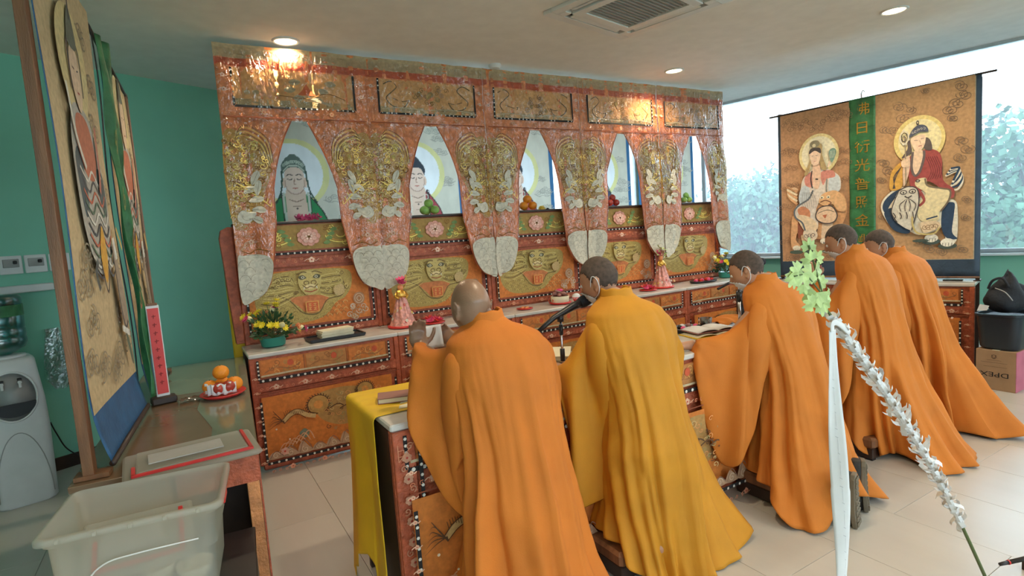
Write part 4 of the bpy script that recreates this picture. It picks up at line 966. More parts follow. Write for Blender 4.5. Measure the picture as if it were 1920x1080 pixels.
        def slv(a, b):
            t0, b0 = at_(Tc, b), at_(Bc, b); dn = b0 - t0; Lh = dn.length; nx = (at_(Tc, min(1, b+.04)) - at_(Tc, max(0, b-.04))).cross(dn)
            nx = nx.normalized() if nx.length > 1e-7 else Vector((1, 0, 0)); ph = 2*pi*a; v_ = (1-cos(ph))/2; sd = math.copysign(1, sin(ph))
            v2 = v_**1.15; w_ = .050*math.sqrt(max(0, min(1, v_*6)))*(1-v_)**.5*(1-.2*b) + .014*(math.sin(pi*v_))**.5
            w_ *= .35 + .65*min(1, b/.22); w_ *= 1 - .45*max(0, b-.8)/.2
            if Lh < .16: w_ = min(w_*1.3, Lh*.42)
            rip = .016*sin(v_*2 + b*17 + wr)*v_ + .011*sin(b*31 + wr*2 + v_*3)*v_ + .010*noise.noise(Vector((b*6+wr, v_*4, sd)))*min(1, v_*4)
            rip *= min(1, b*4)
            return t0 + dn*v2 + nx*(sd*w_*abs(sin(ph))**.35 + rip)
        sb = MB(); sb.grid(slv, 48, NS, closed=True); sb.build('sleeve', robemat, root, world=True, smooth=True, solid=.004)
    return root

def shoes(root, items):
    for (x, y, rz) in items:
        o = MB(); o.xf = Matrix.Translation((x, y, 0)) @ Matrix.Rotation(rz, 4, 'Z')
        # tucked toes: sole stands upright facing back (-y)
        prof = [(.0, .036), (.03, .047), (.09, .050), (.15, .040), (.20, .036), (.25, .036), (.275, .026)]
        rows = []
        for dep in (0, .022):
            rows.append([o._p((s_*w_, .012*sin(z*8)+dep, z+.004)) for z, w_ in prof for s_ in (-1,)] + [o._p((w_, .012*sin(z*8)+dep, z+.004)) for z, w_ in reversed(prof)])
        o.loft(rows, cap=True); so = o.build('shoe_sole', 'sole', root, world=True, bevel=.003)
        for j in range(9):
            for k in (-1, 0, 1):
                z = .022 + .028*j; w_ = lerp_tab(prof, z)*.58; q = MB(); q.xf = o.xf; q.box((k*w_*1.02, .012*sin(z*8)-.004, z+.004), (w_*.9, .010, .023), ch=.003); q.build('tread_block', 'sole', so, world=True)
        u = MB(); u.xf = o.xf
        u.lathe([(.030, 0), (.044, .03), (.046, .09), (.040, .16), (.040, .24), (.032, .268), (.02, .272)], (0, .055, .006), 18, 1, 1.15); u.build('shoe_upper', 'shoe_black', root, world=True, smooth=True)

ZB = .16
hd_f = (0, 1, 0)
m1 = monk('bald monk in an orange robe kneeling nearest the camera, holding a white paper', 1.07, 1.95, 1.255, .05, (1.005, 2.06, 1.305), (.10, -.30, .05),
    [(.86, 2.10, .17), (.84, 1.86, .16), (.88, 1.72, .02), (1.05, 1.60, .01), (1.28, 1.62, .01), (1.42, 1.80, .02), (1.38, 2.10, .17), (1.1, 2.14, .17)], 'skin_bald', 'robe_orange',
    [((.850, 2.285, 1.125), (.10, .25, 1), (.3, .9, -.2), -1, .45), ((1.06, 2.36, 1.10), (-.5, .5, .75), (.4, .9, -.1), 1, .45)],
    [(.905, 2.03, 1.165), (.860, 2.15, 1.140), (.858, 2.27, 1.155)], [(.858, 1.93, .72), (.842, 1.95, .505), (.775, 2.04, .64), (.735, 2.11, .86), (.775, 2.19, 1.03), (.842, 2.275, 1.085)],
    [(1.33, 2.06, 1.07), (1.36, 2.16, 1.0), (1.14, 2.30, 1.10)], [(1.32, 1.98, .68), (1.36, 2.05, .60), (1.36, 2.13, .80), (1.16, 2.28, 1.03)], 11, mask=False, hair=False)
m2 = monk('monk in a golden yellow robe with dark stubble and mask loops, kneeling behind a microphone', 1.80, 1.97, 1.265, .07, (1.755, 2.15, 1.335), (.45, -.30, .0),
    [(1.60, 2.10, .17), (1.57, 1.88, .16), (1.62, 1.76, .04), (1.79, 1.68, .01), (2.0, 1.65, .01), (2.22, 1.74, .01), (2.20, 1.92, .08), (2.05, 2.12, .17), (1.8, 2.14, .17)], 'skin', 'robe_yellow',
    [((1.55, 2.25, .92), (.2, .9, -.1), (0, 0, 1), -1, .3), ((2.1, 2.3, .92), (-.4, .9, -.1), (0, 0, 1), 1, .3)],
    [(1.60, 2.06, 1.15), (1.525, 2.13, .99), (1.545, 2.22, .935)], [(1.655, 1.95, .66), (1.62, 1.97, .40), (1.56, 2.02, .315), (1.475, 2.08, .32), (1.51, 2.12, .56), (1.50, 2.13, .80), (1.55, 2.21, .89)],
    [(2.10, 2.05, 1.10), (2.20, 2.12, .95), (2.10, 2.26, .935)], [(2.05, 2.02, .78), (2.16, 2.10, .68), (2.18, 2.135, .78), (2.12, 2.26, .89)], 22)
m3 = monk('monk in an orange robe resting one hand on the table, shoe soles showing behind', 2.93, 1.97, 1.225, .07, (2.84, 2.13, 1.285), (.42, -.38, .0),
    [(2.70, 2.10, .17), (2.62, 1.88, .14), (2.53, 1.68, .02), (2.66, 1.57, .01), (2.82, 1.60, .10), (3.0, 1.58, .08), (3.16, 1.56, .01), (3.22, 1.78, .02), (3.18, 2.10, .17), (2.9, 2.14, .17)], 'skin', 'robe_orange_dark',
    [((2.41, 2.228, .893), (-.80, .5, -.10), (.0, .0, 1), -1, .28), ((3.2, 2.3, .92), (-.3, .9, 0), (0, 0, 1), 1, .3)],
    [(2.70, 2.02, 1.06), (2.60, 2.09, .96), (2.46, 2.19, .922)], [(2.665, 1.92, .64), (2.60, 1.94, .42), (2.535, 1.98, .25), (2.46, 2.05, .25), (2.42, 2.11, .48), (2.385, 2.135, .72), (2.425, 2.20, .868)],
    [(3.16, 2.03, 1.0), (3.24, 2.12, .92), (3.20, 2.26, .93)], [(3.14, 2.0, .70), (3.2, 2.08, .60), (3.22, 2.13, .70), (3.21, 2.25, .89)], 33)
shoes(m3, [(2.80, 1.49, .32), (3.00, 1.55, .6)])
m4 = monk('tall monk in an orange robe holding a microphone to his mouth', 3.90, 2.0, 1.325, .06, (3.82, 2.13, 1.385), (.40, -.28, .0),
    [(3.66, 2.10, .17), (3.58, 1.95, .13), (3.66, 1.86, .02), (3.80, 1.80, .03), (3.74, 1.62, .03), (3.70, 1.50, .01), (3.9, 1.46, .01), (4.08, 1.47, .01), (4.25, 1.64, .01), (4.20, 2.10, .17), (3.9, 2.14, .17)], 'skin', 'robe_orange_dark',
    [((3.72, 2.25, 1.165), (.45, .25, .9), (-.3, -.9, .1), 1, .55), ((4.1, 2.3, .92), (-.4, .9, -.1), (0, 0, 1), 1, .3)],
    [(3.66, 2.05, 1.13), (3.61, 2.14, 1.0), (3.715, 2.23, 1.15)], [(3.655, 1.96, .66), (3.59, 1.98, .42), (3.53, 2.02, .30), (3.51, 2.08, .34), (3.55, 2.12, .56), (3.57, 2.14, .78), (3.71, 2.22, 1.08)],
    [(4.16, 2.05, 1.08), (4.24, 2.14, .96), (4.10, 2.26, .935)], [(4.12, 2.02, .78), (4.2, 2.09, .66), (4.22, 2.135, .78), (4.12, 2.25, .89)], 44)
m5 = monk('monk in an orange robe and white mask kneeling furthest right', 4.52, 2.03, 1.265, .07, (4.44, 2.20, 1.315), (.62, -.25, .0),
    [(4.28, 2.10, .17), (4.34, 1.90, .10), (4.50, 1.72, .02), (4.52, 1.55, .01), (4.68, 1.52, .01), (4.84, 1.56, .01), (4.90, 1.76, .01), (4.78, 2.12, .17), (4.5, 2.14, .17)], 'skin', 'robe_orange_dark',
    [((4.3, 2.28, .92), (.2, .9, -.1), (0, 0, 1), -1, .3), ((4.75, 2.3, .92), (-.4, .9, -.1), (0, 0, 1), 1, .3)],
    [(4.30, 2.07, 1.12), (4.22, 2.14, .97), (4.28, 2.24, .935)], [(4.32, 1.97, .70), (4.26, 2.0, .50), (4.2, 2.06, .36), (4.19, 2.11, .5), (4.22, 2.14, .80), (4.29, 2.24, .89)],
    [(4.76, 2.09, 1.06), (4.84, 2.15, .94), (4.75, 2.26, .935)], [(4.74, 2.04, .74), (4.80, 2.10, .66), (4.83, 2.14, .78), (4.76, 2.25, .89)], 55)
for (x, w, lab) in ((1.10, .56, 'nearest one, under the bald monk'), (1.80, .54, 'under the monk in yellow'), (2.92, .54, 'under the monk whose shoe soles show'), (3.90, .56, 'under the tall monk with the microphone'), (4.52, .5, 'under the monk furthest right')):
    r = thing('kneeling_bench', 'low dark brown padded kneeling bench, ' + lab, 'kneeling bench', (x, 1.98, 0), 0, 'kneeling benches along the tables')
    b = MB(); b.box((0, -.01, .115), (w, .28, .07), ch=.015); b.build('cushion', 'wood_brown', r, smooth=False)
    b = MB(); b.box((0, 0, .045), (w-.03, .27, .07), ch=.005); b.build('bench_base', 'dark_wood', r)
    for sx_ in (-1, 1):
        for sy_ in (-1, 1): b = MB(); b.box((sx_*(w/2-.04), sy_*.11, .006), (.04, .04, .012)); b.build('foot', 'black_plastic', r)
# ================================================================== SCROLLS BY THE WINDOW
def textmesh(s, size, ext=.0008):
    cu = bpy.data.curves.new('t', 'FONT'); cu.body = s; cu.size = size; cu.align_x = 'CENTER'; cu.align_y = 'CENTER'; cu.extrude = ext; cu.resolution_u = 3
    o = bpy.data.objects.new('t', cu); COL.objects.link(o); me = evalmesh(o); bpy.data.objects.remove(o); me.materials.clear(); return me
def lettering(name, s, size, M4, matn, parent, spread=(1, 1)):
    me = textmesh(s, size); me.transform(Matrix.Diagonal((spread[0], spread[1], 1, 1))); me.transform(wm(parent).inverted() @ M4); me.materials.append(M[matn]); o = bpy.data.objects.new(name, me); COL.objects.link(o); o.parent = parent; return o
INK, CREAM = (.06, .05, .05), (.62, .50, .34)
def lion_rider_a():   # pale robed rider on the tan lion; outline pixels of the sheet
    a = Art(.0003); a.tf = lambda x, y: (.035 + (x-75)/515*.665, 1.07 + (1020-y - (0 if y > 500 else (x-75)*.0))/1080*1.57)
    rn = random.Random(5); P_ = (.40, .22, .115)
    a.rect(70, -62, 595, 1022, P_)
    for x, y in ((130, -10), (190, 30), (270, 10), (350, 60), (440, 20), (500, -20), (560, 10), (120, 190), (180, 210), (140, 320), (540, 250), (550, 330), (130, 460), (180, 450), (110, 720), (115, 860), (560, 450), (100, 600), (220, 980), (330, 985), (150, 990), (470, 980)): a.cloud(x, y, 1, .0042, (.17, .10, .065), rn) if False else [a.spiral(x+dx, y+dy, 30, 1.5, .0042, (.20, .12, .075), rn.uniform(0, 6), .7, rn.choice((1, -1))) for dx, dy in ((0, 0), (38, 14), (-34, 16))]
    # tail of the lion
    for k in range(5): a.line([(200, 600-22*k), (150-6*k, 560-22*k), (130, 520-12*k), (170, 480+4*k), (205, 500)], .022, CREAM if k % 2 else (.55, .30, .15))
    a.circ(368, 260, 150, 145, (.62, .52, .26), 36); a.circ(368, 258, 128, 124, (.66, .62, .46), 32)
    # lion body
    a.fill([(180, 690), (230, 640), (400, 600), (520, 545), (565, 600), (570, 680), (540, 760), (500, 800), (420, 860), (250, 850), (180, 780)], (.50, .26, .12), True)
    a.fill([(160, 690), (200, 700), (205, 780), (185, 860), (215, 905), (210, 935), (160, 930), (145, 880), (150, 780)], (.58, .32, .16), True); a.fill([(205, 730), (245, 760), (240, 820), (205, 850)], (.22, .07, .04), True)
    a.fill([(230, 830), (290, 850), (300, 910), (255, 918), (235, 880)], (.60, .44, .28), True); a.fill([(400, 740), (470, 760), (430, 830), (430, 890), (385, 885), (385, 800)], (.60, .44, .30), True)
    for x, y in ((190, 925), (275, 908), (405, 880), (445, 940)):
        a.circ(x, y, 32, 20, (.68, .62, .50), 14); [a.line([(x-20+13*k, y+2), (x-22+13*k, y+16)], .003, INK) for k in range(4)]
    for x in (190, 300, 440): a.circ(x, 955, 55, 14, (.06, .09, .07), 14)
    # rider's robe
    a.fill([(325, 360), (250, 420), (230, 500), (225, 590), (190, 620), (180, 680), (225, 750), (260, 800), (350, 800), (360, 720), (350, 640), (420, 540), (520, 530), (525, 440), (470, 390), (395, 355)], (.56, .50, .44), True)
    a.fill([(240, 480), (290, 480), (300, 560), (230, 600), (215, 550)], (.42, .46, .48), True); a.fill([(450, 430), (515, 430), (520, 530), (445, 530)], (.46, .50, .52), True)
    a.fill([(265, 410), (325, 380), (320, 480), (270, 470)], (.50, .20, .16), True); a.fill([(385, 390), (470, 385), (490, 430), (430, 440), (400, 480)], (.50, .20, .16), True)
    a.fill([(205, 640), (250, 620), (300, 660), (290, 720), (225, 690)], (.46, .19, .10), True)
    a.fill([(200, 690), (270, 690), (345, 740), (350, 800), (260, 800)], (.62, .48, .32), True); a.fill([(330, 320), (375, 320), (385, 420), (365, 500), (330, 490), (322, 420)], (.62, .42, .30), True)
    a.line([(325, 510), (290, 570), (215, 610), (180, 650), (190, 700), (240, 740), (262, 800)], .016, (.10, .12, .14)); a.line([(430, 440), (425, 520), (440, 560)], .014, (.2, .2, .18)); a.line([(320, 370), (310, 430), (320, 495)], .012, INK); a.line([(345, 432), (365, 436)], .016, INK); a.line([(270, 800), (340, 815), (355, 790)], .010, INK)
    for k in range(7): a.line([(250+12*k, 520), (240+18*k, 590), (260+14*k, 640)], .003, (.25, .22, .2))
    # lion's face
    a.fill([(370, 590), (390, 550), (440, 530), (500, 530), (560, 590), (565, 670), (510, 670), (470, 620), (420, 630), (375, 610)], (.58, .34, .17), True)
    a.fill([(345, 690), (370, 645), (420, 630), (470, 640), (503, 700), (480, 745), (420, 755), (360, 730)], (.60, .42, .28), True); a.line([(345, 690), (370, 645), (420, 630), (470, 640), (503, 700), (480, 745), (420, 755), (360, 730)], .011, INK, closed=True)
    for x in (392, 440): a.circ(x, 568, 15, 11, (.62, .56, .40), 10); a.circ(x, 570, 6, 6, INK, 6)
    a.line([(380, 600), (420, 590), (460, 610), (440, 625)], .010, (.16, .07, .04)); a.fill([(395, 695), (430, 690), (415, 720)], (.4, .12, .06)); a.line([(360, 680), (400, 665), (440, 660), (480, 675)], .004, INK)
    a.fill([(255, 800), (340, 800), (355, 850), (300, 885), (255, 850)], (.60, .50, .38), True); [a.spiral(270+28*k, 835, 20, 1.2, .005, INK, k) for k in range(3)]
    # head, veil, crown
    a.fill([(325, 200), (395, 190), (400, 270), (430, 370), (390, 365), (375, 300), (325, 300), (290, 390), (262, 388), (305, 300)], (.34, .25, .12), True)
    a.fill([(308, 240), (382, 240), (384, 290), (370, 325), (342, 338), (318, 315)], (.66, .48, .36), True); a.fill([(303, 250), (310, 218), (345, 210), (385, 220), (388, 255), (345, 232)], INK, True); a.circ(345, 185, 38, 26, (.20, .18, .12), 14); a.circ(340, 195, 14, 12, (.5, .45, .3), 10)
    a.line([(322, 268), (334, 266)], .004, INK); a.line([(350, 266), (366, 268)], .004, INK); a.line([(335, 305), (348, 305)], .005, (.4, .1, .08))
    a.fill([(455, 300), (450, 250), (480, 232), (502, 250), (495, 290), (470, 330)], (.14, .24, .20), True); [a.line([(455+10*k, 300), (462+10*k, 250)], .004, (.5, .55, .45)) for k in range(4)]; a.line([(440, 360), (455, 320)], .012, (.66, .48, .36))
    a.tf = lambda u, v: (u, v); return a
def lion_rider_b():
    a = Art(.0003); a.tf = lambda x, y: (.93 + (x-30)/575*.762, 1.07 + (1035-y)/1000*1.57)
    rn = random.Random(6); P_ = (.40, .235, .115); NAVY, WHT, MAR = (.02, .045, .09), (.62, .58, .48), (.30, .06, .055)
    a.rect(28, 30, 606, 1037, P_)
    for x, y, r in ((165, 120, 38), (190, 190, 42), (130, 250, 36), (80, 240, 30), (240, 150, 28), (520, 70, 36), (540, 120, 38), (500, 160, 36), (460, 190, 36), (480, 240, 26), (70, 440, 34), (100, 490, 36), (60, 540, 26), (530, 370, 34), (560, 420, 34), (520, 460, 32), (70, 770, 30), (60, 860, 30), (560, 700, 24), (560, 800, 26), (350, 970, 34), (420, 990, 28), (540, 980, 30), (300, 930, 26), (220, 240, 24), (330, 60, 22)):
        for q in range(2): a.spiral(x + q*r*.6, y + q*r*.3, r, 1.6, .0048, (.18, .12, .08), rn.uniform(0, 6), .72, rn.choice((1, -1)))
    a.circ(297, 335, 152, 140, (.62, .50, .20), 40); a.circ(300, 335, 128, 118, (.66, .58, .34), 36)
    # tail
    for k in range(6): a.line([(470+5*k, 640-10*k), (520, 640-20*k), (545-4*k, 590-14*k), (520-6*k, 540-4*k), (450+6*k, 560-8*k)], .017, NAVY if k % 2 else WHT)
    # lion body, dark blue with white edges
    a.fill([(65, 720), (75, 670), (130, 620), (200, 600), (300, 620), (420, 690), (500, 700), (520, 760), (515, 930), (460, 935), (440, 850), (400, 870), (300, 890), (230, 860), (130, 830), (85, 770)], WHT, True)
    a.fill([(75, 715), (90, 670), (140, 628), (190, 615), (130, 690), (95, 745)], NAVY, True); a.fill([(85, 750), (135, 720), (150, 790), (240, 850), (230, 880), (140, 850)], NAVY, True)
    a.fill([(440, 730), (500, 715), (500, 780), (490, 880), (520, 920), (462, 915), (430, 850)], NAVY, True)
    for x, y in ((372, 912), (465, 940)):
        a.circ(x, y+20, 55, 18, (.05, .07, .06), 14); a.circ(x, y, 40, 24, (.70, .66, .56), 16); [a.line([(x-26+17*k, y+2), (x-28+17*k, y+20)], .004, INK) for k in range(4)]
    a.circ(310, 925, 50, 10, (.05, .07, .06), 12)
    # rider: ochre sleeve, maroon robe, cream skirt
    a.fill([(215, 440), (150, 480), (125, 530), (125, 610), (195, 600), (200, 500)], (.55, .30, .06), True); [a.line([(195-6*k, 475+6*k), (160-4*k, 540), (140+4*k, 605)], .004, INK) for k in range(5)]
    a.fill([(330, 395), (400, 410), (430, 460), (438, 580), (500, 640), (490, 690), (440, 640), (340, 580), (290, 700), (240, 560), (240, 430)], MAR, True); [a.line([(340+12*k, 440), (370+12*k, 520), (350+14*k, 570)], .0045, (.12, .02, .03)) for k in range(6)]
    a.fill([(285, 565), (340, 560), (350, 610), (420, 630), (475, 640), (465, 700), (420, 760), (410, 810), (320, 810), (290, 760), (300, 700), (340, 650), (280, 600)], (.64, .54, .32), True); a.line([(335, 562), (350, 605), (430, 628), (478, 645), (470, 700), (425, 760)], .014, (.16, .12, .08)); a.line([(310, 640), (330, 690), (300, 720)], .022, MAR)
    a.fill([(265, 400), (322, 400), (325, 440), (300, 510), (275, 535), (258, 500)], (.66, .48, .34), True); a.line([(262, 400), (255, 490), (275, 540), (305, 515), (328, 440), (328, 400)], .020, (.12, .09, .09))
    a.fill([(205, 430), (240, 420), (245, 490), (220, 580), (205, 580)], (.64, .46, .34), True); a.circ(292, 572, 15, 9, INK, 10); a.circ(292, 572, 7, 4, (.4, .38, .3), 8)
    # head, hair, hat
    a.fill([(240, 330), (350, 330), (375, 400), (330, 390), (325, 320), (250, 320), (255, 400), (195, 430), (230, 380)], (.09, .07, .07), True)
    a.fill([(252, 320), (330, 310), (336, 350), (322, 385), (298, 400), (270, 388)], (.68, .50, .36), True); a.line([(270, 335), (292, 338)], .004, INK); a.line([(308, 332), (328, 330)], .004, INK); a.line([(295, 372), (315, 370)], .006, (.4, .1, .08)); a.line([(304, 340), (308, 358)], .004, (.35, .2, .12))
    a.fill([(240, 315), (262, 270), (300, 250), (340, 262), (352, 295), (300, 292)], (.06, .07, .11), True); [a.spiral(262+17*k, 288-5*k if k < 3 else 276, 9, 1, .004, (.40, .38, .34), k) for k in range(5)]; a.line([(293, 250), (290, 228)], .014, INK); a.circ(291, 236, 9, 13, INK, 10); a.circ(291, 236, 4, 6, (.6, .5, .3), 8)
    # staff
    a.line([(222, 580), (218, 380), (212, 300)], .010, (.3, .24, .16)); a.ring(212, 310, 26, 36, .009, WHT, 18); a.ring(212, 310, 18, 26, .005, INK, 16); a.ring(210, 318, 11, 14, .005, INK, 12); a.line([(209, 275), (209, 262)], .01, WHT); a.line([(200, 350), (228, 350)], .010, WHT); a.fill([(196, 445), (238, 440), (240, 480), (200, 480)], (.66, .48, .34), True)
    # lion's face and bib
    a.fill([(180, 620), (235, 600), (290, 620), (300, 700), (280, 780), (260, 860), (170, 810), (135, 750), (150, 680)], (.54, .50, .42), True); a.line([(180, 620), (235, 600), (290, 620), (300, 700), (280, 780), (258, 860)], .010, INK); a.line([(180, 620), (148, 690), (135, 750), (170, 808)], .008, INK)
    a.ring(208, 632, 19, 12, .008, INK, 14); a.ring(262, 630, 19, 12, .008, INK, 14); a.circ(208, 634, 6, 6, INK, 6); a.circ(262, 632, 6, 6, INK, 6); a.line([(215, 655), (235, 665), (258, 655)], .010, INK)
    for k in range(8): a.line([(235, 668), (170+16*k, 705), (180+13*k, 745)], .0065, INK if k % 2 else WHT)
    for k in range(7): a.line([(145+20*k, 750), (160+18*k, 772), (150+20*k, 790)], .008, WHT if k % 2 else INK)
    a.line([(262, 780), (268, 840), (300, 880), (390, 885), (425, 840)], .014, (.46, .36, .14)); a.fill([(318, 815), (410, 815), (420, 850), (340, 880), (318, 850)], (.60, .46, .30), True); [a.spiral(335+22*k, 845, 18, 1.2, .005, (.25, .15, .08), k) for k in range(4)]; a.line([(345, 800), (410, 785)], .012, NAVY)
    a.tf = lambda u, v: (u, v); return a
# paper prints let the light of the windows through
m, t, b = newmat('ink_paper'); out = [n for n in t.nodes if n.type == 'OUTPUT_MATERIAL'][0]; at_ = N(t, 'ShaderNodeAttribute', attribute_name='Col'); tl = N(t, 'ShaderNodeBsdfTranslucent'); mx = N(t, 'ShaderNodeMixShader'); mx.inputs[0].default_value = .60
no = N(t, 'ShaderNodeTexNoise', Scale=9.0, Detail=4.0); mm = N(t, 'ShaderNodeMix', data_type='RGBA', blend_type='MULTIPLY'); mm.inputs[0].default_value = 1; rp = N(t, 'ShaderNodeMapRange'); rp.inputs['From Min'].default_value = .3; rp.inputs['From Max'].default_value = .7; rp.inputs['To Min'].default_value = .9; rp.inputs['To Max'].default_value = 1.05
t.links.new(no.outputs[0], rp.inputs[0]); t.links.new(at_.outputs['Color'], mm.inputs[6]); t.links.new(rp.outputs[0], mm.inputs[7]); t.links.new(mm.outputs[2], b.inputs['Base Color']); t.links.new(mm.outputs[2], tl.inputs[0]); b.inputs['Roughness'].default_value = .85
t.links.new(b.outputs[0], mx.inputs[1]); t.links.new(tl.outputs[0], mx.inputs[2]); t.links.new(mx.outputs[0], out.inputs[0])
def paper(o): o.data.materials[0] = M['ink_paper']; return o

RP, RU, RN = Vector((5.84, 3.94, 0)), Vector((.2534, -.9674, 0)), Vector((-.9674, -.2534, 0))
RA = math.atan2(RU.y, RU.x)
def rpl(s, z, h=0): return RP + RU*s + Vector((0, 0, z)) + RN*h
# tables under them
for i, (lab) in enumerate(('embroidered table under the big painted scrolls, hidden behind the monks', 'embroidered table by the window wall, its red end showing beside the cardboard box')):
    o_ = Vector((6.07, 2.21, 0)) - RU*(1.1 if i else 2.08)
    counter(o_.x, o_.y, (.978, 1.1)[i], lab, 'tables under the painted scrolls', 20+i, ang=RA, depth=.42)
fr = thing('scroll_stand', 'dark two post frame and rod carrying the big scrolls by the window', 'stand', tuple(rpl(.86, .863, -.03)))
for s_ in (.012, 1.725):
    b = MB(); b.box(rpl(s_, 1.775, -.03), (.03, .03, 1.82), RA); b.build('stand_post', 'dark_wood', fr, world=True)
    b = MB(); b.box(rpl(s_, .868, -.02), (.05, .12, .01), RA); b.build('stand_foot', 'dark_wood', fr, world=True)
b = MB(); b.cyl(rpl(-.09, 2.665, -.012), rpl(1.84, 2.715, -.012), .010, n=10); b.build('stand_rod', 'dark_wood', fr, world=True)
def rscroll(s0, s1, art, lab, pp0, pp1):
    zt = lambda s: 2.655 + .027*s
    r = thing('painted_scroll', lab, 'scroll', tuple(rpl((s0+s1)/2, 2.68)), 0, 'big painted scrolls by the window')
    g = MB(); g.grid(lambda a, b_: rpl(s0+(s1-s0)*a, .90 + (zt(s0+(s1-s0)*a)-.90)*b_, .006*sin(b_*5+a*3)), 20, 30); g.build('silk_mount', 'silk_navy', r, world=True, smooth=True, solid=.002)
    def f(u, v, h=0): v2 = 1.07 + (v-1.07)*((zt(u)-1.07)/(2.64-1.07)); a_ = (u-s0)/(s1-s0); b_ = (v2-.9)/(zt(u)-.9); return rpl(u, v2, .006*sin(b_*5+a_*3)+h)
    q = Art(.0003); q.rect(pp0-.008, 1.062, pp1+.008, 2.64, (.42, .38, .28)); q.build('paper_edge', f, r, world=True, h0=.0016, maxe=.2)
    brighten(art(), 1.32).build('painting_print', f, r, world=True, h0=.0022, maxe=.2)
    b = MB(); b.cyl(rpl(s0+.0, .895), rpl(s1, .895), .011, n=10); b.build('bottom_roller', 'wood_brown', r, world=True, smooth=True)
rscroll(0, .80, lion_rider_a, 'painted scroll of a pale robed figure riding a tan lion, left of the green banner', .035, .70)
rscroll(.81, 1.74, lion_rider_b, 'painted scroll of a maroon robed figure riding a blue lion, right of green banner', .93, 1.692)
bn = thing('green_banner', 'long green silk banner with a column of gold characters hanging between the two scrolls', 'banner', tuple(rpl(.815, 2.70)))
def bf(u, v, h=0): return rpl(u, v, .012 + .006*sin(v*14) + .004*sin(u*30+v*4) + h)
g = MB(); g.grid(lambda a, b_: bf(.70+.23*a, 1.08+1.61*b_), 10, 50); g.build('banner_silk', 'silk_green', bn, world=True, smooth=True, solid=.0015)
q = Art(.0003); q.mat = 0
for k in range(9): q.line([(.70, 2.60-.2*k), (.93, 2.605-.2*k)], .003, (.012, .08, .03), smooth=False)  # shade of the fold creases drawn as dark green lines
q.build('crease_shade', bf, bn, world=True, h0=.002, maxe=.1)
for k, ch in enumerate('佛日衍光普照金剛'):
    zc = 2.575 - .185*k; M4 = Matrix((( RU.x, 0, RN.x, 0), (RU.y, 0, RN.y, 0), (0, 1, 0, 0), (0, 0, 0, 1))); M4.translation = bf(.815, zc, .004)
    lettering('gold_character', ch, .135, M4, 'gold_foil', bn, (1.05, 1))
h = MB(); h.tube([bf(.81, 2.69), bf(.81, 2.74), bf(.825, 2.765), bf(.84, 2.745)], .006, 8); h.build('hook', 'metal', bn, world=True, smooth=True)

# ================================================================== LEFT TABLE, SCROLLS, BOXES
t = thing('side_table', 'long brown topped table along the left, partly covered with clear grey-green plastic', 'table', (-.1, 3.6, 0))
def lt(x, y): return (x, y)
top = [(.195, 2.46), (.355, 4.72), (-.28, 4.76), (-.43, 2.51)]
b = MB(); b.prism(top, .772, .797); b.build('table_top', 'table_veneer', t, world=True, bevel=.002)
b = MB(); b.prism([(.192, 2.47), (.353, 4.71), (-.16, 4.74), (-.18, 3.75), (.04, 3.72), (.0, 3.3), (.05, 2.9), (.02, 2.48)], .7975, .7990); b.build('plastic_cover', 'table_cloth_green', t, world=True)
for (x, y) in ((.165, 2.50), (.325, 4.66), (-.26, 4.70), (-.40, 2.56), (.25, 3.6), (-.33, 3.6)): b = MB(); b.box((x, y, .386), (.045, .045, .772)); b.build('leg', 'brocade_orange' if y < 2.6 and x > 0 else 'wood_brown', t, world=True)
b = MB(); b.prism([(.2, 2.53), (.352, 4.66), (.345, 4.66), (.193, 2.53)], .06, .772); b.build('side_skirt', 'brocade_red', t, world=True)
b = MB(); b.prism([(.19, 2.485), (.19, 2.475), (-.1, 2.49), (-.1, 2.50)], .66, .772); b.build('apron', 'brocade_red', t, world=True)
b = MB(); b.prism([(-.12, 2.52), (-.12, 2.51), (-.42, 2.53), (-.42, 2.54)], .60, .772); b.build('apron', 'paper_ochre', t, world=True)
b = MB(); b.prism([(.17, 2.80), (.17, 2.79), (-.38, 2.82), (-.38, 2.83)], .0, .70); b.build('under_table_shade', 'dark_wood', t, world=True)  # dark sheet added for the shade under the open table
LP, LU, LN_ = Vector((-.34, 2.55, 0)), Vector((.0885, .9961, 0)), Vector((.9961, -.0885, 0))
def lpl(s, z, h=0): return LP + LU*s + Vector((0, 0, z)) + LN_*h
fr = thing('scroll_stand', 'brown wooden frame of two posts carrying the scrolls on the left table', 'stand', tuple(lpl(1, .80)))
LA = math.atan2(LU.y, LU.x)
for s_, z1 in ((.02, 2.95), (2.02, 2.68)): b = MB(); b.box(lpl(s_, (.8+z1)/2, -.03), (.055, .035, z1-.8), LA); b.build('stand_post', 'wood_brown', fr, world=True, bevel=.002); b = MB(); b.box(lpl(s_, .808, -.02), (.07, .11, .016), LA); b.build('stand_foot', 'wood_brown', fr, world=True)
b = MB(); b.cyl(lpl(0, 2.93, -.02), lpl(2.04, 2.66, -.02), .010, n=10); b.build('stand_rod', 'dark_wood', fr, world=True)
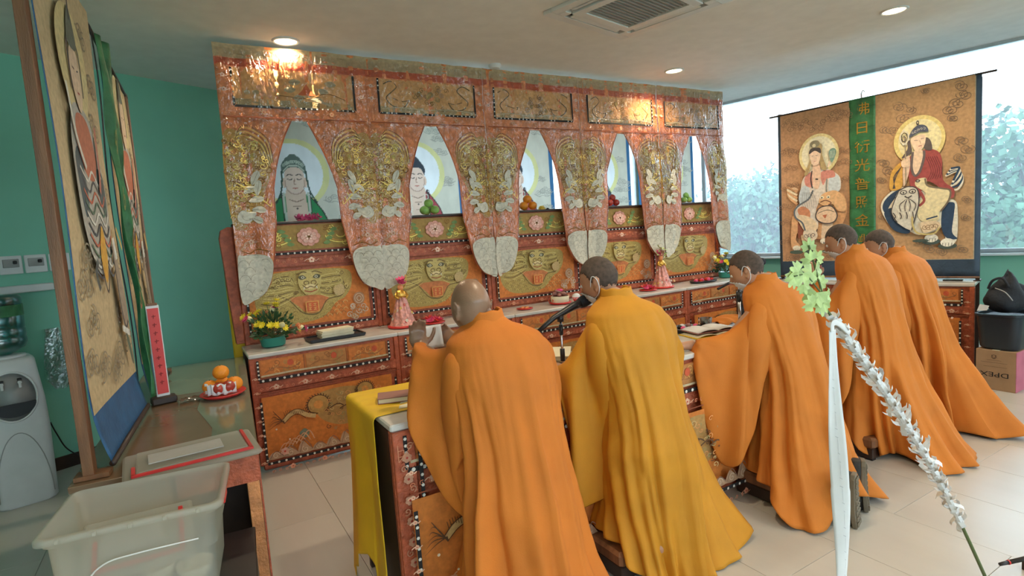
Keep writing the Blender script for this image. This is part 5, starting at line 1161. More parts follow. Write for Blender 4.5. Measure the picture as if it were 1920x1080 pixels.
def guardian_art(s0, w, sd):
    a = Art(.0003); rn = random.Random(sd); X_ = lambda u: s0 + w*u
    P_ = (.46, .35, .20); a.rect(s0, 1.02, s0+w, 2.80, P_)
    def L(pts, wd, c): a.line([(X_(u), v) for u, v in pts], wd, c)
    def F(pts, c): a.fill([(X_(u), v) for u, v in pts], c, True)
    for u, v in ((.12, 2.7), (.3, 2.66), (.75, 2.6), (.85, 2.4), (.8, 2.2), (.85, 1.9), (.12, 1.5), (.2, 1.35), (.1, 1.2), (.3, 1.15), (.75, 1.35), (.85, 1.2), (.6, 1.15), (.2, 1.6), (.8, 1.6), (.5, 1.1)):
        for q in range(3): a.spiral(X_(u)+.05*q-.05, v+.03*(q % 2), .055, 1.7, .007, (.24, .20, .14), rn.uniform(0, 6), .9, rn.choice((1, -1)))
    a.circ(X_(.46), 2.42, .26*w, .24, (.54, .44, .22), 30)
    F([(.34, 2.24), (.2, 2.1), (.16, 1.9), (.2, 1.7), (.36, 1.55), (.60, 1.55), (.74, 1.72), (.78, 1.95), (.70, 2.15), (.58, 2.24)], (.36, .34, .30))
    F([(.36, 2.20), (.30, 2.05), (.40, 1.95), (.56, 1.95), (.66, 2.05), (.58, 2.2)], (.42, .14, .08)); F([(.2, 2.0), (.3, 2.05), (.34, 1.85), (.24, 1.78)], (.07, .09, .10)); F([(.62, 2.0), (.76, 1.98), (.72, 1.8), (.62, 1.85)], (.08, .10, .10))
    for q in range(10): v = 1.98-.045*q; L([(.26, v), (.38, v-.05), (.5, v), (.62, v-.05), (.72, v)], .012, ((.58, .56, .50), (.08, .08, .09), (.44, .12, .07), (.10, .16, .11))[q % 4])
    F([(.40, 1.62), (.46, 1.50), (.54, 1.62), (.50, 1.75)], (.56, .30, .05)); L([(.38, 1.6), (.46, 1.46), (.56, 1.6)], .014, INK)
    F([(.38, 2.30), (.38, 2.45), (.46, 2.50), (.54, 2.45), (.54, 2.30), (.46, 2.22)], (.60, .44, .30)); L([(.36, 2.3), (.36, 2.48), (.46, 2.54), (.56, 2.48), (.56, 2.3)], .018, INK); F([(.38, 2.50), (.46, 2.66), (.54, 2.50)], (.12, .13, .10)); L([(.46, 2.6), (.46, 2.78)], .02, INK)
    L([(.41, 2.40), (.44, 2.395)], .006, INK); L([(.48, 2.395), (.51, 2.40)], .006, INK); L([(.44, 2.30), (.48, 2.30)], .008, (.4, .08, .06)); L([(.22, 2.3), (.26, 2.1), (.36, 1.98)], .03, (.58, .55, .48)); L([(.7, 2.2), (.66, 2.0), (.6, 1.9)], .03, (.42, .14, .1))
    F([(.66, 1.66), (.74, 1.62), (.82, 1.38), (.80, 1.28), (.70, 1.30), (.66, 1.48)], (.30, .24, .18)); L([(.66, 1.66), (.68, 1.42), (.74, 1.28), (.82, 1.3)], .016, INK); L([(.72, 1.7), (.74, 1.6)], .05, (.60, .60, .56)); L([(.66, 1.28), (.82, 1.24)], .03, (.6, .6, .56)); F([(.72, 1.24), (.78, 1.22), (.84, 1.10), (.80, 1.10)], (.10, .13, .09)); L([(.3, 1.6), (.24, 1.55), (.28, 1.48)], .03, (.08, .09, .09)); L([(.85, 1.75), (.95, 1.65)], .03, (.5, .34, .10))
    return a
def lscroll(s0, s1, sd, lab, zt):
    r = thing('painted_scroll', lab, 'scroll', tuple(lpl((s0+s1)/2, zt)), 0, 'painted scrolls on the left table')
    def f(u, v, h=0):
        k = max(0, (1.10-v)/.3); return lpl(u, v, .006*sin(v*4+u*3) + .05*k*k + h)
    g = MB(); g.grid(lambda a, b_: f(s0+(s1-s0)*a, .825+(zt-.825)*b_), 20, 44); g.build('silk_mount', 'silk_blue', r, world=True, smooth=True, solid=.002)
    brighten(guardian_art(s0+.008, s1-s0-.016, sd), 1.15).build('painting_print', lambda u, v, h=0: f(u, min(v, zt), h), r, world=True, h0=.002, maxe=.15)
    b = MB(); b.cyl(f(s0, .83), f(s1, .83), .012, n=10); b.build('bottom_roller', 'dark_wood', r, world=True, smooth=True)
lscroll(.04, .93, 4, 'painted scroll with a blue bottom edge hanging nearest the camera on the left table', 2.80)
lscroll(1.10, 1.80, 9, 'painted scroll behind the narrow green banner on the left table', 2.62)
bn = thing('green_banner', 'narrow crumpled green cloth banner hanging between the two left scrolls', 'banner', tuple(lpl(1.03, 2.7)))
g = MB(); g.grid(lambda a, b_: lpl(.97+.17*a*(.75+.25*b_), .86+1.86*b_, .03+.015*sin(a*9+b_*6)+.008*sin(b_*23+a*4)+.02*(1-b_)), 14, 60); g.build('banner_silk', 'silk_green', bn, world=True, smooth=True, solid=.002)
q = Art(.0004)
q.mat = 1
for k in range(16): q.spiral(.5+.25*sin(k*2.1), .12+.055*k, .035, 1.2, .012, (.30, .30, .09) if k % 3 else (.42, .16, .07), k)
q.build('gold_pattern', lambda u, v, h=0: lpl(.97+.17*u*(.75+.25*v), .86+1.86*v, .03+.015*sin(u*9+v*6)+.008*sin(v*23+u*4)+.02*(1-v)+h), bn, world=True, h0=.003)
b = MB(); b.grid(lambda a, b_: lpl(.935+.03*a, .9+1.85*b_, .004+.01*sin(b_*9)), 2, 30); b.build('black_strip', 'black_fabric', bn, world=True, solid=.002)  # black strip in the gap between the first scroll and the banner

pq = thing('tablet', 'narrow upright red tablet on a dark wooden foot, on the left table', 'tablet', (-.15, 3.60, .799), math.radians(10))
b = MB(); b.box((0, 0, .02), (.12, .07, .04), ch=.006); b.build('tablet_foot', 'dark_wood', pq)
b = MB(); b.box((0, 0, .29), (.062, .012, .50), ch=.002); bd = b.build('tablet_board', 'white_paper', pq)
b = MB(); b.box((0, -.008, .29), (.052, .004, .47)); b.build('red_face', 'red_paper', pq)
q = Art(.0003)
for k in range(9):
    z = .48-.045*k; q.line([(-.010, z), (.010, z+.002)], .004, (.25, .02, .02), smooth=False); q.line([(0, z+.010), (-.002, z-.012)], .004, (.25, .02, .02), smooth=False)
q.build('brush_mark', lambda u, v, h=0: Vector((u, -.0101-h, v)), pq)
b = MB(); b.box((0, 0, .545), (.05, .014, .016), ch=.003); b.build('tablet_cap', 'wood_brown', pq)

pl = thing('fruit_plate', 'red plastic plate with a white paper band, holding oranges on the left table', 'plate', (.135, 3.50, .799))
b = MB(); b.lathe([(.05, .0), (.09, .004), (.118, .022), (.116, .026), (.088, .008), (.001, .006)], n=36); b.build('plate_dish', 'red_plastic', pl, smooth=True)
b = MB(); b.grid(lambda a, c_: Vector(((.082+.006*sin(a*40))*cos(-pi*.98+pi*.75*a), (.082+.006*sin(a*40))*sin(-pi*.98+pi*.75*a), .028+.058*c_+.004*sin(a*25))), 40, 4); b.build('paper_band', 'white_paper', pl, smooth=True, solid=.002)
def fruit(name, x, y, z, r, matn, lab, grp, sq_=.92, sqx=1):
    o = MB(); o.lathe([(r*max(.01, cos(-pi/2+pi*k/12))*(1 - .06*(1 if k > 10 else 0)), r*sq_*sin(-pi/2+pi*k/12) - (r*.05 if k == 12 else 0)) for k in range(13)], n=20, sx=sqx)
    root = thing(name, lab, 'fruit', (x, y, z-r*sq_), random.uniform(0, 6), grp)
    q = o.build('flesh', matn, root, smooth=True); q.location = (0, 0, r*sq_); s_ = MB(); s_.cyl((0, 0, 2*r*sq_-r*.12), (0, 0, 2*r*sq_+r*.08), r*.07, n=6); s_.build('stem', 'stem', root); return root
for (x, y, z, r, mt, lab) in ((.135, 3.50, .935, .043, 'orange_peel', 'orange on top of the pile on the left table plate'), (.075, 3.51, .862, .040, 'orange_peel', 'orange at the left of the plate on the left table'), (.195, 3.49, .862, .044, 'orange_peel', 'orange at the right of the plate on the left table'), (.115, 3.445, .860, .034, 'red_fruit', 'brownish red fruit at the front left of the orange plate'), (.163, 3.445, .862, .034, 'red_fruit', 'brownish red fruit at the front right of the orange plate'), (.14, 3.555, .860, .040, 'orange_peel', 'orange at the back of the left table plate')): fruit('orange' if mt == 'orange_peel' else 'fruit', x, y, z, r, mt, lab, 'fruit on the left table plate')
wp = MB(); wp.grid(lambda a, c_: Vector((-.08+.17*a, 3.49+.07*c_+.02*a, .802+.016*abs(sin(a*11+c_*5))*sin(pi*c_)+.008*abs(sin(c_*13+a*7)))), 24, 10); tag(wp.build('plastic_wrapper', 'clear_bag', smooth=True), 'crumpled clear plastic wrapper lying beside the red tablet', 'wrapper')

def storage_lid(parent_loc, rz, label, w=.46, d=.32, tilt=None):
    r = thing('storage_lid', label, 'lid', parent_loc, rz)
    if tilt: r.rotation_euler = (tilt[0], tilt[1], rz)
    b = MB(); b.box((0, 0, .012), (w, d, .022), ch=.008); b.build('lid_panel', 'frosted_plastic', r, bevel=.003)
    b = MB(); b.box((0, 0, .029), (w-.09, d-.07, .012), ch=.005); b.build('raised_panel', 'frosted_plastic', r)
    for (x0, y0, x1, y1) in ((-w/2+.035, -d/2+.028, w/2-.035, -d/2+.028), (w/2-.035, -d/2+.03, w/2-.035, d/2-.03), (-w/2+.035, -d/2+.03, -w/2+.035, -d/2+.12)):
        b = MB(); b.box(((x0+x1)/2, (y0+y1)/2, .027), (abs(x1-x0)+.013, abs(y1-y0)+.013, .011), ch=.002); b.build('red_seal', 'lid_red', r)
    b = MB(); b.box((-.02, 0, .036), (w*.55, d*.36, .004), ch=.001); b.build('lid_inset', 'grey_plastic', r); return r
storage_lid((-.035, 2.515, .801), math.radians(3.5), 'clear plastic storage lid with red strips lying on the left table')
tb = thing('storage_tub', 'open frosted clear plastic storage tub in the near left corner', 'storage tub', (-.175, 2.085, .552), math.radians(-7.5))
W_, D_, H_ = .44, .345, .30
def rrect(w, d, r, z, n=5): return [Vector((sx_*(w/2-r)+r*cos(a), sy_*(d/2-r)+r*sin(a), z)) for sx_, sy_, a0 in ((1, 1, 0), (-1, 1, pi/2), (-1, -1, pi), (1, -1, 1.5*pi)) for a in [a0+pi/2*k/n for k in range(n+1)]]
b = MB(); rings = [[b._p(p) for p in rrect(W_*k, D_*k, .03, z)] for z, k in ((.004, .84), (.02, .86), (.16, .90), (.165, .93), (H_-.03, .95), (H_-.03, .99), (H_, 1.0), (H_-.004, 1.06), (H_-.018, 1.06))]; b.loft(rings, cap0=True); b.build('tub_shell', 'frosted_plastic', tb, smooth=True, solid=.003)
for k in range(5): b = MB(); b.box((-.17+.085*k, -.193, H_-.006), (.010, .012, .012), ch=.002); b.build('rim_rib', 'frosted_plastic', tb)
b = MB(); b.tube(catmull([(-.12, -.165, .02), (-.122, -.170, .14), (-.08, -.172, .19), (.0, -.172, .20), (.16, -.172, .20)], False, 5), .0025, 6); b.build('moulded_line', 'white_plastic', tb, smooth=True)
b = MB(); b.box((.222, 0, H_-.04), (.012, .09, .05), ch=.004); b.build('clip_handle', 'lid_red', tb)
o = storage_lid((-.20, 2.10, .70), math.radians(-2), 'smaller clear lid with a red strip leaning inside the open storage tub', .30, .20, (math.radians(38), 0))
for x, y, r_, lab in ((-.06, 2.04, .055, 'white round bowl lying at the right of the storage tub floor'), (-.16, 2.10, .045, 'white bowl in the middle of the storage tub floor')):
    b = MB(); b.lathe([(.02, .0), (.035, .004), (r_, .05), (r_-.004, .05), (.032, .008), (.001, .006)], n=24); o = b.build('white_bowl', 'page', None, smooth=True); o.location = (x, y, .562); tag(o, lab, 'bowl', 'bowls in the storage tub')
b = MB(); b.box((0, 0, .27), (.62, .40, .54), ch=.01); tk = thing('trunk', 'black equipment trunk under the frosted storage tub', 'trunk', (-.19, 2.13, 0), math.radians(-5)); b.build('trunk_body', 'black_plastic', tk)
b = MB(); b.box((0, 0, .545), (.63, .41, .012), ch=.003); b.build('trunk_lid', 'black_plastic', tk)
for s_ in (-.2, .2): b = MB(); b.box((s_, -.205, .44), (.05, .012, .05), ch=.003); b.build('latch', 'metal', tk)
# water cooler
wc = thing('water_cooler', 'white water cooler with oval tap recess beside the green wall', 'water cooler', (-1.075, 4.99, 0), math.radians(14))
def sect(w, d, z): return rrect(w, d, .055, z, 6)
b = MB(); rings = [[b._p(p) for p in sect(w, d, z)] for z, w, d in ((.0, .30, .31), (.02, .325, .33), (.5, .345, .34), (.70, .335, .33), (.90, .30, .30), (.97, .29, .28), (.99, .25, .24))]; b.loft(rings, cap=True); b.build('cooler_body', 'white_plastic', wc, smooth=True, angle=60)
b = MB(); b.lathe([(.001, 0), (.10, 0), (.112, .010), (.118, .018)], (0, -.156, .745), 36, 1.08, 1.45, R=Matrix.Rotation(pi/2, 3, 'X')); b.build('tap_recess', 'grey_plastic', wc, smooth=True)
b = MB(); b.ring = None; b.tube([Vector((.125*cos(k*pi/18), -.176, .745+.165*sin(k*pi/18))) for k in range(37)], .007, 8, cap=False); b.build('recess_rim', 'white_plastic', wc, smooth=True)
b = MB(); b.prism([(.115*cos(pi+pi*k/16), .16*sin(pi+pi*k/16)*.9) for k in range(17)] + [(.115, .0)], -.186, -.172, lambda x, y, z: (x, z, .70+y*.62)); o = b.build('drip_tray', 'black_plastic', wc); recalc(o)
for s_ in (-.045, .045):
    b = MB(); b.cyl((s_, -.17, .84), (s_, -.205, .84), .011, n=12); b.cyl((s_, -.2, .845), (s_, -.2, .805), .008, n=12); o = b.build('tap', 'white_plastic', wc); c_ = MB(); c_.box((s_, -.208, .862), (.024, .036, .012), ch=.003); c_.build('tap_lever', 'black_plastic', o)
b = MB(); b.tube([Vector((.14*cos(k*pi/24), -.172-.0015, .06+.44*sin(k*pi/24))) for k in range(25)], .003, 6); b.build('panel_line', 'grey_plastic', wc, smooth=True)
b = MB(); b.lathe([(.09, .985), (.11, .99), (.11, 1.005), (.06, 1.01)], n=32); b.build('bottle_seat', 'white_plastic', wc, smooth=True)
bt = thing('water_bottle', 'large ribbed blue green water bottle upturned on the white cooler', 'bottle', (-1.075, 4.99, 1.005), math.radians(14))
b = MB(); b.lathe([(.03, 0), (.06, .02), (.115, .05), (.130, .08), (.130, .11), (.124, .12), (.130, .13), (.130, .17), (.124, .18), (.130, .19), (.130, .26), (.126, .27), (.126, .34), (.130, .35), (.130, .385), (.115, .405), (.06, .412), (.001, .412)], n=40); b.build('bottle_shell', 'clear_bottle', bt, smooth=True)
b = MB(); b.lathe([(.132, .265), (.132, .34)], n=40, cap=False); b.build('bottle_label', 'silk_green', bt, smooth=True)
# socket plates, rack, bag, cord on the green wall
WU = Vector((.902, .4316, 0)); WA = math.atan2(WU.y, WU.x); WN = Vector((.4316, -.902, 0))
def wpt(s, z, h=0): return Vector((-.97, 5.5, 0)) + WU*s + WN*h + Vector((0, 0, z))
for k in range(5):
    s_ = -.40 + .148*k; o = thing('socket_plate', ('white wall socket plate above the water cooler, ' + ('leftmost of the five', 'second from the left', 'middle one', 'second from the right', 'rightmost, with a pale blue cover')[k]), 'socket', tuple(wpt(s_, 1.61)), WA, 'sockets in a row on the green wall')
    b = MB(); b.box((0, -.006, 0), (.135, .012, .135), ch=.004); b.build('plate', 'white_plastic', o)
    b = MB(); b.box((0, -.014, .012), (.095, .010, .062), ch=.003); b.build('cover', 'grey_plastic' if k < 4 else 'sill_white', o)
    if k < 4:
        b = MB(); b.box((.02, -.028, .018), (.022, .024, .026), ch=.004); b.build('plug', 'black_plastic', o)
b = MB(); b.box(wpt(-.1, 1.43, .05), (.42, .09, .055), WA, ch=.006); rk = tag(b.build('wall_box', 'white_plastic'), 'long white casing on the green wall below the sockets', 'casing')
b = MB()
def bagf(a, c_): q = 2*pi*a; w_ = (.075+.012*sin(c_*5))*(1-.5*max(0, .15-c_)/.15); return wpt(.07, .64+.47*c_, .055) + WU*(w_*cos(q)) + WN*(.03*sin(q)+.006*sin(q*5+c_*8))
b.grid(bagf, 36, 20, closed=True); tag(b.build('plastic_bag', 'clear_bag', smooth=True), 'clear plastic bag of cups hanging on the wall right of the water cooler', 'bag')
b = MB(); b.tube(catmull([wpt(-.03, .40, .06), wpt(.0, .30, .05), wpt(.06, .15, .03), wpt(.17, .05, .03), wpt(.34, .02, .03)], False, 6), .005, 6); tag(b.build('power_cord', 'black_plastic', smooth=True), 'thin black cord curving down from the water cooler to the floor', 'cord')

# ================================================================== THINGS ON THE ALTAR COUNTERS
ZC = .8645
def petal_flower(mb, c, r, n, up, rn, cup=.5):
    up = Vector(up).normalized(); a = up.orthogonal().normalized(); b2 = up.cross(a); c = Vector(c)
    for k in range(n):
        t_ = 2*pi*k/n + rn.uniform(-.1, .1); d = a*cos(t_) + b2*sin(t_); sd = d.cross(up); p = [c, c + d*r*.55 + sd*r*.28 + up*r*cup*.3, c + d*r + up*r*cup, c + d*r*.55 - sd*r*.28 + up*r*cup*.3, c + d*r*.5 + up*r*cup*.12]
        i = [mb._p(x) for x in p]; mb.face((i[0], i[1], i[4])); mb.face((i[1], i[2], i[4])); mb.face((i[2], i[3], i[4])); mb.face((i[3], i[0], i[4]))
def bouquet(x, y, label, seed, s=1.0, lean=0):
    rn = random.Random(seed); r = thing('flower_arrangement', label, 'flowers', (x, y, ZC), 0)
    b = MB(); b.lathe([(.055, 0), (.07, .01), (.078, .07), (.080, .075), (.070, .072), (.001, .06)], n=28, sx=1.2); b.build('pot', 'pot_teal', r, smooth=True, angle=40)
    lf = MB()
    for k in range(230):
        a, e = rn.uniform(0, 2*pi), rn.uniform(-.1, 1.4); d = Vector((cos(a)*cos(e), sin(a)*cos(e)*.75, sin(e))); R0 = rn.uniform(.05, .17)*s; c = Vector((0, 0, .09)) + d*R0; w = rn.uniform(.008, .016); L_ = rn.uniform(.03, .055); up = d.orthogonal().normalized()*w
        i = [lf._p(c), lf._p(c+d*L_*.5+up), lf._p(c+d*L_), lf._p(c+d*L_*.5-up)]; lf.face((i[0], i[1], i[2])); lf.face((i[0], i[2], i[3]))
    tag(lf.build('foliage', 'leaf_dark', r), kind='stuff')
    for k in range(26):
        a = k*2.4; e = .05 + 1.35*((k*.618) % 1); d = Vector((cos(a)*cos(e), sin(a)*cos(e)*.75, sin(e)*1.05)); c = Vector((0, 0, .09)) + d*rn.uniform(.17, .24)*s
        st = MB(); st.tube([(0, 0, .06), tuple(Vector((0, 0, .08)) + d*.09*s), tuple(c)], .0025, 5); so = st.build('flower_stem', 'stem', r)
        if k % 6 == 5:
            f = MB(); f.lathe([(.001, -.02), (.018, -.012), (.022, .004), (.014, .022), (.003, .034), (.001, .036)], n=12, R=d.to_track_quat('Z', 'Y').to_matrix()); 
            f.v = [v + c for v in f.v]; f.build('bud', 'petal_cream', so, smooth=True)
        else:
            f = MB(); mt = 'petal_yellow' if k % 6 else ('petal_orange' if k % 12 else 'petal_pink'); petal_flower(f, c, .030*s, 9, d, rn, .35); petal_flower(f, c + d*.003, .020*s, 7, d, rn, .8); f.ball(c+d*.004, .006, 6, 4); f.build('bloom', mt, so, solid=.001)
    return r
bouquet(.55, 4.56, 'full yellow flower arrangement in a teal pot at the left end of the altar counter', 2, 1.05)
bouquet(5.75, 4.62, 'yellow and pink flower arrangement at the right end of the altar counter by the window', 8, 1.0)
tr = thing('tray', 'flat black tray holding the stack of cream booklets on the altar counter', 'tray', (1.0, 4.53, ZC), math.radians(2)); b = MB(); b.box((0, 0, .008), (.42, .22, .014), ch=.004); b.build('tray_base', 'black_plastic', tr)
for sx_, sy_, w, d in ((0, -.108, .42, .012), (0, .108, .42, .012), (-.208, 0, .012, .22), (.208, 0, .012, .22)): b = MB(); b.box((sx_, sy_, .018), (w, d, .014)); b.build('tray_rim', 'black_plastic', tr)
for k in range(5):
    r = thing('booklet', ('cream sutra booklet in the stack on the black tray, ' + ('bottom one', 'second from the bottom', 'middle one', 'second from the top', 'topmost one')[k]), 'book', (1.0+.004*sin(k*2), 4.51+.004*cos(k*3), ZC+.0155+.0122*k), math.radians(3+k*1.1), 'booklets on the black tray')
    b = MB(); b.box((0, 0, .006), (.25, .13, .010)); b.build('pages', 'page', r); b = MB(); b.box((0, 0, .0113), (.254, .134, .0012)); b.build('cover', 'cloth_yellow' if False else 'page', r)
def figurine(x, y, label, seed, green=False):
    rn = random.Random(seed); r = thing('paper_figurine', label, 'figurine', (x, y, ZC))
    b = MB(); b.lathe([(.10, 0), (.13, .004), (.135, .018), (.12, .022), (.001, .02)], n=32); b.build('base_plate', 'red_plastic', r, smooth=True)
    b = MB(); b.grid(lambda a, c_: Vector(((.112-.078*c_**.8+.006*sin(a*2*pi*9+c_*3))*cos(2*pi*a), (.112-.078*c_**.8+.006*sin(a*2*pi*9+c_*3))*sin(2*pi*a), .022+.235*c_)), 72, 14, closed=True); b.build('skirt', 'foil_pink', r, smooth=True)
    q = Art(.001)
    sk = lambda u, v, h=0: Vector(((.116-.078*v**.8+h)*cos(u-pi*.75), (.116-.078*v**.8+h)*sin(u-pi*.75), .022+.235*v))
    for k in range(10): q.mat = k % 2; q.flower(rn.uniform(-1, 1.6), rn.uniform(.1, .85), .09, ((.7, .45, .10), (.75, .72, .66), (.6, .06, .08))[k % 3], (.7, .6, .2), 5, .6)
    q.build('gold_pattern', sk, r, h0=.006)
    b = MB(); b.lathe([(.036, .25), (.044, .27), (.03, .30), (.02, .315)], n=18, sx=1.25); b.build('bodice', 'gold_foil', r, smooth=True)
    b = MB(); b.ball((0, 0, .335), (.024, .024, .028), 14, 10); b.build('head', 'petal_orange', r, smooth=True)
    for s_ in (-1, 1): b = MB(); b.tube([(s_*.035, 0, .295), (s_*.055, -.01, .26), (s_*.03, -.035, .245)], [.012, .011, .008], 8); b.build('arm', 'gold_foil', r, smooth=True)
    f = MB()
    for k in range(4): petal_flower(f, (rn.uniform(-.015, .015), rn.uniform(-.01, .01), .365+.012*k), .045, 8, (rn.uniform(-.4, .4), -.2, 1), rn, .5)
    f.build('pink_headdress', 'petal_pink', r, solid=.001)
    b = MB(); b.tube([(.03, 0, .33), (.055, 0, .37), (.06, 0, .42), (.05, 0, .44)], .004, 6); b.build('gold_plume', 'gold_foil', r, smooth=True)
    if green:
        f = MB()
        for k in range(5): petal_flower(f, (rn.uniform(-.05, .05), 0, .37+.02*k), .05, 5, (rn.uniform(-1, 1), -.5, 1), rn, .2)
        f.build('leaf_sprig', 'leaf_light', r, solid=.001)
figurine(1.58, 4.56, 'pink and gold paper figurine with a wide skirt beside the bald monk', 3)
figurine(4.62, 4.57, 'pink paper figurine with a green leafy headdress at the far counters', 4, True)
def redflower(x, y, label, seed):
    rn = random.Random(seed); r = thing('red_flower', label, 'flower', (x, y, ZC)); b = MB(); b.lathe([(.06, 0), (.09, .004), (.10, .014), (.001, .012)], n=28); b.build('plate', 'red_plastic', r, smooth=True)
    for k in range(5): f = MB(); petal_flower(f, (.045*cos(k*1.3), .03*sin(k*1.3), .025+.02*(k == 2)), .05, 8, (.4*cos(k*1.3), .4*sin(k*1.3), 1), rn, .6); f.build('bloom', 'petal_pink' if k % 3 == 0 else 'red_paper', r, solid=.001)
redflower(1.83, 4.50, 'crumpled red paper flower on a plate right of the first pink figurine', 5)
redflower(4.36, 4.52, 'crumpled red paper flower left of the second pink figurine', 6)
r = thing('red_plate', 'small flat red plate with offerings on the counter right of the bald monk', 'plate', (2.77, 4.52, ZC)); b = MB(); b.lathe([(.05, 0), (.075, .006), (.078, .012), (.001, .008)], n=28); b.build('dish', 'red_plastic', r, smooth=True)
for k in range(4): b = MB(); b.ball((.028*cos(k*1.6), .028*sin(k*1.6), .016), (.02, .016, .008), 10, 6); b.build('sweet', 'petal_orange', r, smooth=True)
r = thing('offering_cake', 'round offering with a patterned white band and pink top on a red plate', 'offering', (3.19, 4.53, ZC)); b = MB(); b.lathe([(.07, 0), (.105, .006), (.112, .020), (.001, .016)], n=32); b.build('dish', 'red_plastic', r, smooth=True)
b = MB(); b.lathe([(.085, .018), (.088, .022), (.088, .075), (.084, .078)], n=36, cap=False); b.build('paper_band', 'page', r, smooth=True, solid=.002)
q = Art(.001)
for k in range(10): q.flower(.4*k, .048, .06, (.6, .1, .06), (.7, .5, .2), 5, .3)
q.build('band_pattern', lambda u, v, h=0: Vector(((.0885+h)*cos(u), (.0885+h)*sin(u), v)), r)
for k in range(6): b = MB(); b.ball((.045*cos(k), .045*sin(k), .09+.012*(k % 2)), (.036, .022, .02), 10, 6, R=Matrix.Rotation(k, 3, 'Z')); b.build('pastry', 'pinkbrown', r, smooth=True)
b = MB(); b.ball((0, 0, .135), (.036, .036, .016), 14, 8); b.build('pink_top', 'petal_pink', r, smooth=True); b = MB(); b.tube([(-.07, -.02, .14), (.03, -.03, .10)], .010, 8); b.build('incense_roll', 'pinkbrown', r, smooth=True)
r = thing('rice_bowl', 'small red bowl heaped with white rice on the altar counter', 'bowl', (3.36, 4.49, ZC)); b = MB(); b.lathe([(.02, 0), (.024, .008), (.045, .05), (.042, .05), (.001, .02)], n=28); b.build('bowl_shell', 'red_plastic', r, smooth=True); b = MB(); b.ball((0, 0, .052), (.043, .043, .036), 20, 12); b.build('rice_mound', 'white_paper', r, smooth=True)
r = thing('offering_tray', 'black tray with red candies and boxes left of the far flower arrangement', 'tray', (5.25, 4.53, ZC)); b = MB(); b.lathe([(.16, 0), (.19, .006), (.20, .022), (.19, .024), (.001, .008)], n=36, sy=.55); b.build('tray_dish', 'black_plastic', r, smooth=True)
for k in range(9): b = MB(); b.box((-.13+.033*k, .02*sin(k*2), .024+.008*(k % 2)), (.036, .04, .03), k*.7, ch=.006); b.build('red_parcel', 'red_plastic' if k % 3 else 'petal_pink', r)
# fruit on the ledge
ZL = 1.7835
def dish(x, label): r = thing('fruit_dish', label, 'plate', (x, 4.97, ZL)); b = MB(); b.lathe([(.05, 0), (.085, .004), (.10, .024), (.097, .026), (.001, .010)], n=28); b.build('dish', 'red_plastic', r, smooth=True)
dish(.975, 'red dish of pink petals on the ledge in the leftmost opening')
dish(2.06, 'red dish of green fruit on the ledge in the second opening'); dish(3.17, 'red dish of oranges on the ledge in the middle opening'); dish(4.29, 'red dish of red fruit on the ledge in the fourth opening'); dish(5.48, 'dish of yellow green fruit on the ledge in the rightmost opening')
rn = random.Random(9); pt = MB()
for k in range(26): petal_flower(pt, (.975+rn.uniform(-.08, .08), 4.97+rn.uniform(-.05, .05), ZL+.03+rn.uniform(0, .035)), .034, 5, (rn.uniform(-1, 1), rn.uniform(-1, 1), 1), rn, .5)
tag(pt.build('petals', 'petal_pink', solid=.001), 'heap of dark pink petals in the dish before the green robed figure', 'petals', kind='stuff')
for cx, mt, nm, lab, r_ in ((2.06, 'green_fruit', 'green_apple', 'green fruit', .044), (3.15, 'orange_peel', 'orange', 'orange', .046), (4.29, 'red_fruit', 'red_apple', 'red fruit', .040), (5.48, 'green_fruit', 'green_apple', 'yellow green fruit', .038)):
    op = {2.06: 'second', 3.15: 'middle', 4.29: 'fourth', 5.48: 'rightmost'}[cx]
    for k, (dx, dy, dz) in enumerate(((-.052, -.03, 0), (.052, -.03, 0), (0, .045, 0), (0, -.02, 1.45))): fruit(nm, cx+dx*r_/.044, 4.97+dy*r_/.044, ZL+.028+r_+dz*r_, r_, mt, lab + ', ' + ('front left', 'front right', 'rear', 'topmost')[k] + ' of the pile in the ' + op + ' opening', lab + ' pile in the ' + op + ' opening')
r = thing('banana_bunch', 'small bunch of yellow fruit right of the oranges in the middle opening', 'fruit', (3.33, 4.96, ZL))
for k in range(4): b = MB(); b.tube([(-.05+.01*k, .012*k, .02), (0, .014*k-.02, .018+.012*k), (.05, .012*k, .03+.012*k)], [.008, .017, .007], 8); b.build('banana', 'yellow_fruit', r, smooth=True)
b = MB(); b.ball((.06, -.02, .022), (.022, .022, .022), 12, 8); b.build('dark_plum', 'black_plastic', r, smooth=True)

# ================================================================== THINGS ON THE PRAYER TABLES
ZT = .8645
r = thing('notebook', 'pinkish brown notebook lying on the yellow cloth', 'notebook', (.785, 2.49, ZT+.004), math.radians(-18)); b = MB(); b.box((0, 0, .012), (.135, .105, .018)); b.build('pages', 'page', r); 
for z in (.001, .0235): b = MB(); b.box((0, 0, z+.001), (.142, .112, .003), ch=.001); b.build('cover', 'pinkbrown', r)
b = MB(); b.box((-.070, 0, .012), (.003, .112, .024)); b.build('spine', 'pinkbrown', r)
b = MB(); b.prism([(.755, 2.34), (.86, 2.31), (.90, 2.40), (.80, 2.44)], ZT+.0035, ZT+.0042); tag(b.build('paper_slip', 'page'), 'folded pale yellow paper slip in front of the pinkish brown notebook', 'paper')
